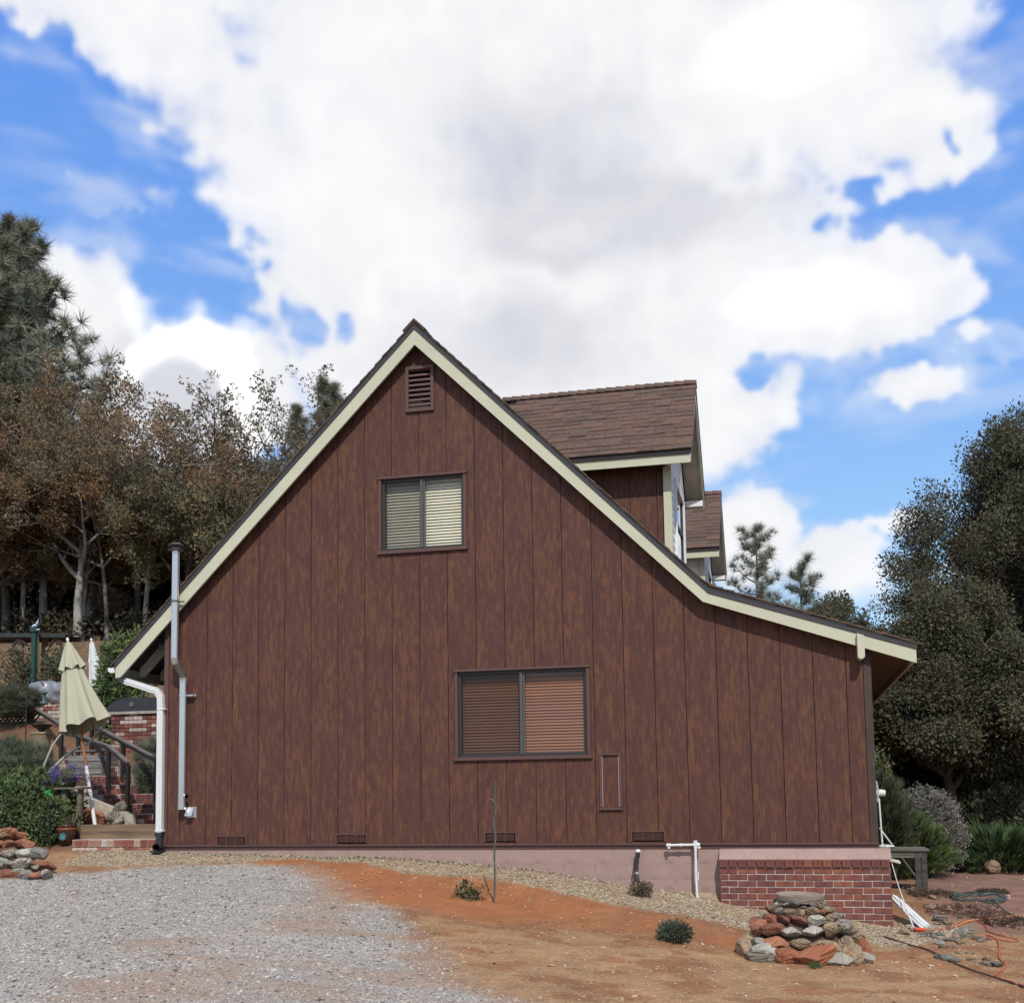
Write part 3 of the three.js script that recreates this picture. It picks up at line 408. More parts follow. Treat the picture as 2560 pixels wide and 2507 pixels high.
// ---------------------------------------------------------------- fixtures on the house
const galv = mat(.62, .62, .61, .24, { metalness: .8 }), galvDull = mat(.16, .155, .145, .5, { metalness: .6 }), blackPlastic = G([.022, .022, .022], .5, .001), pvc = PT([.66, .67, .65], .4);
{
  const f = thing('flue_pipe', 'shiny metal flue pipe with bent section and rain cap on brown wall', 'flue pipe', [.085, .55, 0]);
  const L = (pts, r, s = 18) => tube(line(...pts), r, s);
  part(f, 'lower_pipe', [L([[0, 0, .1], [0, 1.83, .1]], .052), L([[0, -.03, .1], [0, .03, .1]], .0545)], galv);
  part(f, 'clean_out', L([[.03, .16, .1], [.085, .16, .12]], .032), galv);
  part(f, 'elbow', [L([[0, 1.8, .1], [0, 1.86, .1], [0, 1.89, .113]], .056), L([[-.055, 2.08, .225], [-.06, 2.12, .25], [-.06, 2.16, .25]], .056)], galv);
  part(f, 'offset_pipe', L([[0, 1.87, .105], [-.06, 2.11, .245]], .05), galvDull);
  part(f, 'upper_pipe', L([[-.06, 2.12, .25], [-.06, 3.72, .25]], .052), galv);
  part(f, 'clamp', [L([[-.06, 2.96, .25], [-.06, 2.99, .25]], .06), box(.13, .02, .02, .0, 2.97, .22)], galvDull);
  part(f, 'wall_bracket', [L([[0, 1.6, .1], [0, 1.63, .1]], .057), box(.13, .02, .06, .09, 1.615, .06), box(.03, .035, .02, .15, 1.615, .02)], galv);
  const c = part(f, 'rain_cap', [at(lathe([[.05, 0], [.105, .0], [.11, .012], [.07, .035], [.05, .04]], 24), -.06, 3.72, .25), at(lathe([[0, .105], [.06, .1], [.105, .078], [.11, .066], [.1, .062], [0, .066]], 24), -.06, 3.73, .25)], mat(.09, .088, .08, .45, { metalness: .6 }));
  part(c, 'post', [0, 1, 2].map((i) => box(.012, .06, .012, -.06 + Math.cos(i * 2.1) * .055, 3.775, .25 + Math.sin(i * 2.1) * .055)), galvDull);
}
{
  const d = thing('dryer_vent', 'small metal dryer vent hood below the flue pipe', 'vent', [.19, .42, 0]);
  part(d, 'hood', prismX([[.006, 0], [.006, .13], [.05, .13], [.11, .01], [.1, 0]], -.055, .055), mat(.62, .63, .64, .3, { metalness: .7 }));
  part(d, 'flange', box(.15, .15, .008, .005, .06, .004), galv);
}
{
  const g = thing('gutter_downspout', 'white eave gutter with boxed downspout at the house corner', 'downspout', [-.3, 0, .05]);
  const prof = [[-.68, 2.60], [-.68, 2.53], [-.69, 2.525], [-.75, 2.525], [-.785, 2.55], [-.79, 2.60], [-.78, 2.60], [-.775, 2.555], [-.745, 2.535], [-.695, 2.535], [-.69, 2.60]];
  part(g, 'gutter', prism(prof.map(([x, y]) => [x - .03, y + .01]), .08, -15), white);
  part(g, 'end_cap', prism([[-.72, 2.61], [-.72, 2.535], [-.78, 2.535], [-.818, 2.56], [-.82, 2.61]], .08, .092), white);
  const run = (a, b) => { const d = V(...b).sub(V(...a)), l = d.length(), x = box(.092, l, .07, 0, 0, 0), m = box(.03, l - .01, .012, 0, 0, .036); const q = new THREE.Quaternion().setFromUnitVectors(V(0, 1, 0), d.normalize()); for (const o of [x, m]) { o.applyQuaternion(q); o.translate((a[0] + b[0]) / 2, (a[1] + b[1]) / 2, (a[2] + b[2]) / 2); } return [x, m]; };
  part(g, 'elbow', [...run([-.69, 2.53, 0], [-.68, 2.45, 0]), ...run([-.675, 2.47, 0], [-.58, 2.40, .002])], galvDull);
  part(g, 'cross_pipe', [...run([-.62, 2.43, 0], [-.1, 2.26, 0])], pvc);
  part(g, 'bend', [...run([-.115, 2.275, .001], [-.035, 2.225, .001]), ...run([-.045, 2.235, .002], [.0, 2.15, .002]), ...run([-.0, 2.17, .003], [.005, 2.02, .003])], pvc);
  part(g, 'drop_pipe', run([.005, 2.05, 0], [.012, .18, 0]), pvc);
  part(g, 'strap', [box(.125, .02, .09, .02, 1.98, .0), box(.125, .02, .09, .022, .22, .0)], pvc);
  part(g, 'boot', [tube(line([.012, .19, 0], [.012, .02, 0]), .052, 16), box(.105, .06, .1, .012, .165, 0)], blackPlastic);
  part(g, 'outlet', [tube(line([.012, .0, -.04], [.012, -.02, .1]), .058, 18, false), tube(line([.012, -.005, .03], [.012, -.01, .035]), .05, 16), box(.16, .02, .16, .01, -.075, .05)], blackPlastic);
}
{
  const l = thing('flood_light', 'dark round security light under the sloping eave', 'light', [-.36, 2.92, -.12]);
  part(l, 'lamp_head', at(lathe([[0, -.08], [.035, -.075], [.05, -.03], [.066, .05], [.06, .055], [0, .035]], 18), 0, 0, 0, 0, 0, 1.1), mat(.05, .045, .04, .4));
  part(l, 'bracket', [box(.09, .03, .03, .085, .0, 0), box(.02, .1, .1, .13, .0, 0)], blackPlastic);
}
{
  const w = thing('white_standpipe', 'white plastic water pipe with crosspiece against the foundation wall', 'pipe', [7.39, -.68, .1]);
  part(w, 'riser', tube(line([.01, -.1, .05], [0, .3, .03], [0, .7, .01]), .0165, 12), pvc);
  part(w, 'cross_pipe', tube(line([-.36, .668, 0], [.04, .675, .0]), .017, 12), pvc);
  part(w, 'fitting', [tube(line([-.37, .668, 0], [-.31, .668, 0]), .025, 12), tube(line([-.2, .67, 0], [-.16, .67, 0]), .022, 12), tube(line([-.03, .675, 0], [.06, .675, 0]), .025, 12), tube(line([0, .63, 0], [0, .73, 0]), .026, 12), tube(line([-.34, .65, 0], [-.34, .62, .02]), .014, 10), box(.04, .02, .05, .05, .64, .02)], pvc);
  part(w, 'valve_handle', [box(.012, .09, .02, .03, .27, .04), box(.04, .012, .02, .02, .32, .04)], pvc);
}
{
  const b = thing('wrapped_pipe', 'black tape wrapped hose pipe rising beside the foundation wall', 'pipe', [6.63, -.53, .11]);
  part(b, 'pipe', tube(curve([[.0, -.1, .05], [.005, .08, .04], [-.015, .2, .0], [.0, .32, -.01], [.015, .43, -.02]], 14), [.022, .03, .024, .034, .026, .035, .028, .03, .034, .026, .03, .024, .03, .032, .026], 9), blackPlastic);
  part(b, 'cap', at(lathe([[0, .035], [.025, .03], [.034, .01], [.03, -.01], [0, -.01]], 14), .016, .435, -.02), white);
  part(b, 'tag', box(.045, .05, .02, .0, .15, .03, 0, .2, .3), G([.5, .5, .5], .6)); part(b, 'collar', tube(line([.0, -.02, .05], [.002, .05, .045]), .03, 12), mat(.6, .33, .16, .6)); part(b, 'tie', tube(line([-.06, -.01, .04], [-.055, .09, .05]), .006, 6), mat(.5, .1, .09, .6));
}
// ---------------------------------------------------------------- leaves and small plants
function leafClump(n, radius, len, wid, seed, up = 0) {                            // n folded leaves round a point
  const r = rng(seed), P = [];
  for (let i = 0; i < n; i++) {
    const d = V(r() - .5, r() - .5 + up, r() - .5).normalize(), c = d.clone().multiplyScalar(radius * Math.cbrt(r())), t = V(r() - .5, r() - .5 + up * .6, r() - .5).add(d.clone().multiplyScalar(.4)).normalize(), s = t.clone().cross(V(r() - .5, r() - .5, r() - .5)).normalize(), nrm = t.clone().cross(s).multiplyScalar(.22), l = len * (.7 + r() * .6), w = wid * (.7 + r() * .6);
    const A = c, B = c.clone().addScaledVector(t, l * .5).addScaledVector(s, w / 2).addScaledVector(nrm, w), C = c.clone().addScaledVector(t, l), Dd = c.clone().addScaledVector(t, l * .5).addScaledVector(s, -w / 2).addScaledVector(nrm, w);
    for (const q of [A, B, C, A, C, Dd]) P.push(q.x, q.y, q.z);
  }
  const g = new THREE.BufferGeometry(); g.setAttribute('position', new THREE.BufferAttribute(new Float32Array(P), 3)); g.setAttribute('uv', new THREE.BufferAttribute(new Float32Array(P.length / 3 * 2), 2)); g.computeVertexNormals(); return g;
}
function needleClump(n, len, wid, seed, up = .5) { const r = rng(seed), P = []; for (let i = 0; i < n; i++) { const t = V(r() - .5, (r() - .5) + up, r() - .5).normalize(), s = t.clone().cross(V(r() - .5, r() - .5, r() - .5)).normalize().multiplyScalar(wid / 2), l = len * (.7 + r() * .5), b = t.clone().multiplyScalar(len * .05 * r()), e = b.clone().addScaledVector(t, l); e.y -= l * .06; for (const q of [b.clone().sub(s), b.clone().add(s), e]) P.push(q.x, q.y, q.z); } const g = new THREE.BufferGeometry(); g.setAttribute('position', new THREE.BufferAttribute(new Float32Array(P), 3)); g.setAttribute('uv', new THREE.BufferAttribute(new Float32Array(P.length / 3 * 2), 2)); g.computeVertexNormals(); return g; }
const leafMat = mat(1, 1, 1, 1, { transmission: .3, thickness: 0 });
const plainLeaf = mat(1, 1, 1, .8);
const barkTex = tex(256, 256, (u, v) => { const n = fbm(u * 24, v * 6, 4, 24, 6), m = fbm(u * 6, v * 6, 3, 6, 6); return .35 + .9 * (n * .7 + m * .3); });
const bark = (c) => mat(c[0] / .8, c[1] / .8, c[2] / .8, .95, { map: barkTex, bumpMap: barkTex, bumpScale: .02 });
const twig = mat(.09, .065, .045, .9), dryTwig = mat(.42, .36, .28, .9);
const vary = (c, r, k = .35) => { const t = 1 + (r() - .5) * 2 * k, w = (r() - .5) * .16; return lin(c[0] * t * (1 + w), c[1] * t, c[2] * t * (1 - w)); };
// a shrub: stems from its foot, clumps of leaves through its volume
function shrub(name, label, category, pos, rad, { clump, n, colors, stems = 9, scale = 1, seed = 1, group, stemMat = twig, shape = 1, matl = plainLeaf, solid = .35, out = 0 }) {
  const o = thing(name, label, category, pos, group), r = rng(seed), S = [], L = [];
  for (let i = 0; i < stems; i++) { const a = r() * 6.28, q = .3 + r() * .55; S.push(tube(curve([[0, -.05, 0], [Math.cos(a) * rad[0] * q * .35, rad[1] * .7, Math.sin(a) * rad[2] * q * .35], [Math.cos(a) * rad[0] * q, rad[1] * (1.2 + r() * .6), Math.sin(a) * rad[2] * q]], 6), [.014, .013, .011, .009, .008, .006, .004].map((k) => k * Math.max(.5, rad[1] * 1.2)), 5)); }
  part(o, 'stems', S, stemMat);
  for (let i = 0; i < n; i++) { let v; do v = V(r() * 2 - 1, r() * 2 - 1, r() * 2 - 1); while (v.lengthSq() > 1 || v.lengthSq() < solid * r()); const lump = 1 + .3 * (noise(v.x * 2.2 + seed, v.y * 2.2 + v.z * 3) - .5); const y = v.y * rad[1] * lump + rad[1] * shape; if (y < .02) continue; L.push({ p: V(v.x * rad[0] * lump, y, v.z * rad[2] * lump), s: scale * (.7 + r() * .6), ...(out ? { q: new THREE.Quaternion().setFromUnitVectors(V(0, 1, 0), V(v.x * out + (r() - .5) * .5, .55 + Math.max(0, v.y) * .6 + (r() - .5) * .3, v.z * out + (r() - .5) * .5).normalize()) } : { e: [r() * .8 - .4, r() * 6.28, r() * .8 - .4] }), c: vary(colors[Math.floor(r() * colors.length)], r) }); }
  o.add(instanced('foliage', clump, matl, L)); return o;
}
console.log('fixtures done');
// ---------------------------------------------------------------- the stepped garden beside the house
const spray = needleClump(34, .3, .013, 31, 2.4);
const oldBrick = [[.27, .09, .065], [.36, .2, .15], [.5, .42, .36], [.2, .07, .055], [.44, .3, .2], [.3, .12, .09]].map((c) => G(c, .9, .008));
const redBrick = [[.2, .06, .045], [.16, .05, .042], [.26, .09, .065], [.4, .32, .28], [.12, .045, .04]].map((c) => G(c, .9, .008));
const mortarGrey = G([.40, .34, .29], .95, .006);
function brickFace(parent, x0, x1, y0, y1, z, bw, bh, mats, seed, head = 0) {             // running bond standing 6 mm proud of its mortar
  const r = rng(seed), gap = .011, rows = Math.round((y1 - y0) / bh);
  const cache = {}; const geo = (w) => cache[w.toFixed(3)] ??= cbox(w, bh - gap, .05, .005);
  for (let k = 0; k < rows; k++) { const w = head && k === rows - 1 ? bw / 2 : bw; for (let x = x0 - (k % 2 ? w / 2 : 0); x < x1; x += w) { const a = Math.max(x0, x), b = Math.min(x1, x + w); if (b - a < .035) continue; const m = part(parent, 'brick', geo(Math.round((b - a - gap) * 200) / 200), mats[Math.floor(r() * mats.length)]); m.position.set((a + b) / 2, y0 + (k + .5) * bh, z - .019 + (r() - .5) * .006); m.rotation.z = (r() - .5) * .015; } }
}
{
  const s = thing('brick_step', 'low step of reclaimed whitewashed bricks at the garden entrance', 'step', [-1.81, -.16, -.1]);
  part(s, 'bed', box(1.5, .25, .4, .75, .125, -.2), mortarGrey); brickFace(s, .0, 1.5, .02, .25, .012, .215, .115, oldBrick, 21, 1);
  const t = single('timber_sleeper', join([at(cbox(1.55, .22, .16, .012), 0, 0, 0)]), WD([.17, .118, .072], .9), 'thick brown timber laid across the garden entrance above the bricks', 'timber'); t.position.set(-1.17, .19, -.56);
  const l = single('landing', box(2.2, .12, 1.5, -1.55, .2, -1.36), G([.2, .12, .085], .95, .01), 'small packed earth landing behind the timber', 'landing', null, 'structure');
}
{
  const st = thing('brick_stairs', 'old brick garden stairs climbing beside the handrails', 'stairs', [-1.84, .27, -1.8]);
  for (let i = 0; i < 7; i++) { const x = -.48 * i, y = .165 * i, z = -.3 * i; const tr = part(st, 'step', box(1.15, .165 + y + .3, .5, x + .575, (.165 + y - .3) / 2, z - .256), mortarGrey); brickFace(tr, x + .01, x + 1.14, y + .002, y + .165, z + .004, .19, .08, redBrick, 31 + i, 1); }
  part(st, 'curb', [prism([[-.05, -.1], [.12, -.1], [.05, .16], [-.42, .32], [-.9, .5], [-1.4, .68], [-1.5, .5], [-.6, .1]], .02, .14)], G([.42, .38, .31], .9, .01));
}
const blackPaint = G([.016, .015, .015], .55, .001), railWood = WD([.14, .115, .1], .8);
function handrail(label, pts, posts) {
  const h = thing('handrail', label, 'handrail', pts[0], 'handrails of the garden stairs'), o = V(...pts[0]);
  for (let i = 0; i < pts.length - 1; i++) { const a = V(...pts[i]).sub(o), b = V(...pts[i + 1]).sub(o), d = b.clone().sub(a), l = d.length(), q = new THREE.Quaternion().setFromRotationMatrix(new THREE.Matrix4().lookAt(a, b, V(0, 1, 0))), c = a.clone().add(b).multiplyScalar(.5); const g1 = box(.08, .025, l + .04), g2 = box(.04, .055, l); g2.translate(0, -.041, 0); for (const g of [g1, g2]) { g.applyQuaternion(q); g.translate(c.x, c.y, c.z); } part(h, 'top_rail', g1, railWood); part(h, 'under_rail', g2, blackPaint); }
  for (const [x, y0, y1, z] of posts) part(h, 'post', box(.06, y1 - y0, .06, x - o.x, (y0 + y1) / 2 - o.y, z - o.z), blackPaint);
}
handrail('black handrail with weathered cap climbing to the brick counter', [[-1.96, 1.28, -1.8], [-2.83, 1.6, -2.6], [-4.1, 1.86, -3.6], [-6.31, 2.62, -5.2], [-8, 2.66, -5.2]], [[-1.96, .22, 1.24, -1.8], [-2.83, .85, 1.56, -2.6], [-4.1, 1.2, 1.8, -3.6], [-4.87, 1.4, 2.07, -4.2], [-6.31, 1.9, 2.57, -5.2]]);
handrail('black handrail with weathered cap ending behind the downspout', [[-1.38, 1.33, -1.7], [-4.35, 2.12, -4.4]], [[-1.38, .2, 1.28, -1.7], [-2.8, 1.0, 1.66, -3.0], [-4.35, 1.6, 2.07, -4.4]]);
{
  const w = thing('brick_grill_wall', 'whitewashed brick wall under the black grill', 'wall', [-4.0, 1.35, -4.5]);
  part(w, 'core', box(2.2, .94, .5, 1.1, .47, -.27), mortarGrey); brickFace(w, 0, 2.2, 0, .94, .006, .19, .075, [...redBrick, oldBrick[2]], 51);
  part(w, 'cap', box(2.3, .05, .6, 1.1, .965, -.25), G([.34, .3, .26], .9, .006));
  const g = thing('grill', 'long black grill body resting on the brick wall', 'grill', [-4.07, 2.34, -4.75]);
  part(g, 'body', prism([[0, 0], [1.2, 0], [1.2, .14], [1.06, .26], [.35, .27], [.08, .2], [0, .12]], -.25, .25), G([.03, .03, .034], .4, .002));
  part(g, 'vent_disc', at(new THREE.CylinderGeometry(.05, .05, .02, 16), .5, .14, .256, Math.PI / 2), galvDull); part(g, 'smoke_pipe', tube(line([.6, .2, .1], [.68, .7, .1]), .018, 8), galvDull);
  const c = thing('brick_counter', 'pale whitewashed brick counter beneath the silver cover', 'counter', [-6.95, 1.9, -6.0]);
  part(c, 'core', box(1.7, .8, .7, .85, .4, -.37), mortarGrey); brickFace(c, 0, 1.7, 0, .8, .006, .2, .08, [oldBrick[2], oldBrick[1], oldBrick[2], redBrick[2]], 61);
  const lw = thing('garden_wall', 'low red brick retaining wall behind the clay pot', 'wall', [-6.2, 1.3, -4.95]);
  part(lw, 'core', box(2.1, .85, .3, 1.05, .425, -.17), mortarGrey); brickFace(lw, 0, 2.1, 0, .85, .006, .19, .078, redBrick, 71);
  // cover: a crumpled shining sheet over a rounded body
  const g0 = new THREE.SphereGeometry(1, 48, 28), p = g0.attributes.position; for (let i = 0; i < p.count; i++) { const v = V(p.getX(i), p.getY(i), p.getZ(i)), f = Math.pow(Math.max(Math.abs(v.x), Math.abs(v.y), Math.abs(v.z)), -.6), w2 = 1 + (fbm(v.x * 3.5 + 9, v.y * 1.2 + v.z * 2.5, 3) - .5) * .42 + .06 * Math.sin(Math.atan2(v.z, v.x) * 15 + v.y); p.setXYZ(i, v.x * f * .6 * w2, v.y * f * .27 * w2, v.z * f * .34 * w2); } g0.computeVertexNormals();
  const cov = single('grill_cover', g0, mat(.3, .3, .31, .38, { metalness: .55 }), 'crumpled silver cover draped over a barbecue on the brick counter', 'cover'); cov.position.set(-6.42, 2.9, -6.25);
}
// closed umbrellas
function closedUmbrella(label, foot, top, canopyLow, radius, cloth, poleParts, seed) {
  const f = V(...foot), t = V(...top), o = thing('patio_umbrella', label, 'umbrella', foot), ax = t.clone().sub(f), len = ax.length(), q = new THREE.Quaternion().setFromUnitVectors(V(0, 1, 0), ax.clone().normalize());
  const fold = (y0, y1, r0, r1, ph, flare) => { const P = [], I = [], nu = 72, nv = 22; for (let j = 0; j <= nv; j++) for (let i = 0; i <= nu; i++) { const a = i / nu * Math.PI * 2, s = j / nv, k = 8, w = Math.cos(a * k / 1 + ph), pleat = .12 + .88 * Math.pow(.5 + .5 * w, .8); let rr = mix(r0, r1, Math.pow(s, .9)) * mix(.9, 1, s) * (1 - .34 * s * (1 - pleat)); rr *= 1 + flare * s * s * Math.cos(a - .25); const y = mix(y1, y0, s) + .03 * s * Math.cos(a * k + ph) * .8 + flare * .22 * s * s * Math.cos(a - .25); P.push(Math.cos(a) * rr, y, Math.sin(a) * rr * .8); } for (let j = 0; j < nv; j++) for (let i = 0; i < nu; i++) { const a = j * (nu + 1) + i; I.push(a, a + 1, a + nu + 1, a + 1, a + nu + 2, a + nu + 1); } const g = new THREE.BufferGeometry(); g.setAttribute('position', new THREE.BufferAttribute(new Float32Array(P), 3)); g.setAttribute('uv', new THREE.BufferAttribute(new Float32Array(P.length / 3 * 2).map((_, i) => P[Math.floor(i / 2) * 3 + i % 2]), 2)); g.setIndex(I); g.computeVertexNormals(); g.applyQuaternion(q); return g; };
  part(o, 'canopy', fold(canopyLow, len * .97, .06, radius, seed, .3), cloth);
  part(o, 'vent_flap', fold(mix(canopyLow, len, .66), len * .985, .045, radius * .56, seed + .3, .05), cloth);
  part(o, 'finial', at(lathe([[0, .09], [.02, .075], [.026, .05], [.014, .02], [.018, -.02], [0, -.02]], 12), 0, len * .985, 0).applyQuaternion(q), white);
  for (const [a, b, r, m, n] of poleParts) part(o, n, tube(line([0, a, 0], [0, b, 0]), r, 12).applyQuaternion(q), m);
}
closedUmbrella('closed beige patio umbrella leaning above the timber landing', [-2.02, .25, -1.0], [-2.62, 3.24, -1.05], 1.58, .43, PT([.41, .395, .285], .9), [[.0, .98, .03, mat(.8, .8, .78, .4), 'pole_sleeve'], [.95, 1.75, .02, WD([.33, .14, .04], .5), 'pole']], .4);
closedUmbrella('closed white patio umbrella standing behind the beige one', [-5.3, 2.3, -6.1], [-5.52, 3.98, -6.1], .3, .22, PT([.6, .64, .6], .9), [[0, .8, .02, mat(.5, .5, .48, .5), 'pole']], 1.1);
// pergola on the terrace
{
  const p = thing('pergola', 'weathered timber pergola with dark shade mesh on the terrace', 'pergola', [-8.8, 3.0, -9.0]), wood = WD([.22, .165, .12], .9);
  for (const [x, h, z] of [[-.55, 1.62, 0], [-.1, 1.6, -.3], [.5, 1.5, 0], [-1.5, 1.7, 0], [.1, 1.62, .35]]) part(p, 'post', box(.11, h + .3, .11, x, h / 2 - .15, z), wood);
  part(p, 'beam', [box(2.6, .12, .09, -.55, 1.62, .02, 0, 0, -.03), box(2.6, .12, .09, -.55, 1.6, -.5, 0, 0, -.03)], WD([.11, .08, .06], .9));
  for (const [x, s] of [[-.4, 1], [-.2, -1], [.3, -1], [-.75, -1]]) part(p, 'brace', box(.06, .42, .05, x, 1.42, .01, 0, 0, s * .75), wood);
  part(p, 'shade_mesh', [box(2.7, .02, 1.2, -.55, 1.7, -.4, .12, 0, -.03), box(2.7, .1, .015, -.55, 1.63, .2, 0, 0, -.05)], G([.035, .04, .038], .9, .002));
  const g = thing('green_post', 'green post topped by a white bird ornament', 'post', [-8.69, 3.3, -8.6]);
  part(g, 'post', [box(.1, 1.3, .1, 0, .75, 0), box(.16, .1, .16, 0, 1.4, 0)], mat(.012, .055, .04, .7)); part(g, 'ornament', [at(stoneGeo(8, 1), -.01, 1.5, 0, 0, 0, .4, [.08, .055, .05]), at(stoneGeo(9, 1), .06, 1.56, 0, 0, 0, 0, .035), at(new THREE.ConeGeometry(.02, .1, 8), .08, 1.62, 0, 0, 0, -.3)], mat(.55, .6, .72, .6));
  part(g, 'bracket', box(.14, .02, .02, .1, 1.4, .05), white);
}
// trellis fence under the far rail
{
  const l = thing('lattice_panel', 'dark diagonal lattice panel below the far handrail', 'lattice', [-7.6, 1.75, -5.18]);
  for (let i = 0; i < 13; i++) for (const s of [-1, 1]) part(l, 'slat', box(.035, 1.0, .012, .1 + i * .1, .38, s * .008, 0, 0, s * .75), G([.06, .05, .04], .9));
  part(l, 'frame', [box(1.5, .06, .05, .65, .78, 0), box(1.5, .06, .05, .65, -.02, 0), box(.06, .8, .05, 1.38, .38, 0)], blackPaint);
}
{
  const p = thing('clay_pot', 'large tan clay pot on a dark stand by the brick wall', 'pot', [-4.8, 1.35, -3.5]);
  part(p, 'pot', at(lathe([[.0, .2], [.11, .2], [.13, .22], [.165, .42], [.185, .54], [.195, .54], [.195, .575], [.17, .575], [.16, .5], [0, .48]], 26), 0, 0, 0), G([.25, .2, .12], .7, .003)); part(p, 'stand', [box(.3, .04, .3, 0, .18, 0), ...[[-.1, -.1], [.1, -.1], [-.1, .1], [.1, .1]].map(([x, z]) => box(.03, .4, .03, x, -.03, z))], blackPaint); part(p, 'bowl', at(lathe([[.04, .58], [.06, .62], [.16, .68], [.2, .72], [.19, .725], [.05, .66]], 20), 0, 0, 0), G([.05, .04, .035], .6));
  const h = thing('shepherd_hook', 'thin black shepherd hook carrying a hanging bird feeder', 'hook', [-4.77, 1.35, -3.0]);
  part(h, 'rod', tube(curve([[0, 0, 0], [0, .8, 0], [.005, 1.3, 0], [.06, 1.5, 0], [.16, 1.56, 0], [.28, 1.48, 0], [.34, 1.38, 0], [.36, 1.42, 0]], 40), .011, 7), blackPaint);
  part(h, 'feeder', at(lathe([[0, .24], [.06, .22], [.065, .2], [.03, .19], [.03, .05], [.07, .03], [.075, 0], [0, 0]], 16), .36, 1.05, 0), mat(.06, .12, .13, .35)); part(h, 'wire', tube(line([.36, 1.28, 0], [.35, 1.4, 0]), .004, 5), blackPaint);
  const c = thing('weathered_crate', 'grey weathered plank crate standing on the bank by the stairs', 'crate', [-3.95, .95, -3.35]);
  for (let i = 0; i < 4; i++) part(c, 'plank', box(.66, .1, .025, .33, .12 + i * .115, .25), WD([.19, .185, .175], .9)); for (const x of [.02, .64]) part(c, 'corner_post', box(.05, .62, .05, x, .28, .22), WD([.16, .155, .15], .9)); part(c, 'lid', box(.74, .03, .55, .33, .6, 0), WD([.2, .195, .185], .9)); part(c, 'side', box(.025, .5, .5, .66, .28, 0), WD([.15, .145, .14], .9));
}
// bleached driftwood branches
{
  const m = mat(.42, .39, .34, .9);
  const a = single('bleached_branch', tube(curve([[-3.28, .75, -1.25], [-3.2, .96, -1.2], [-3.06, 1.33, -1.2], [-2.92, 1.6, -1.2], [-2.74, 1.82, -1.25], [-2.6, 1.9, -1.3]], 24), Array.from({ length: 25 }, (_, i) => .028 - i * .0008), 7), m, 'bleached bare branch leaning towards the handrail', 'branch');
  const b = single('bleached_branch', tube(curve([[-3.1, 1.0, -1.15], [-2.88, 1.24, -1.2], [-2.56, 1.48, -1.2], [-2.31, 1.6, -1.25], [-2.13, 1.8, -1.25], [-1.98, 1.8, -1.3]], 24), Array.from({ length: 25 }, (_, i) => .03 - i * .0008), 7), m, 'bleached bare branch arching behind the umbrella pole', 'branch');
}
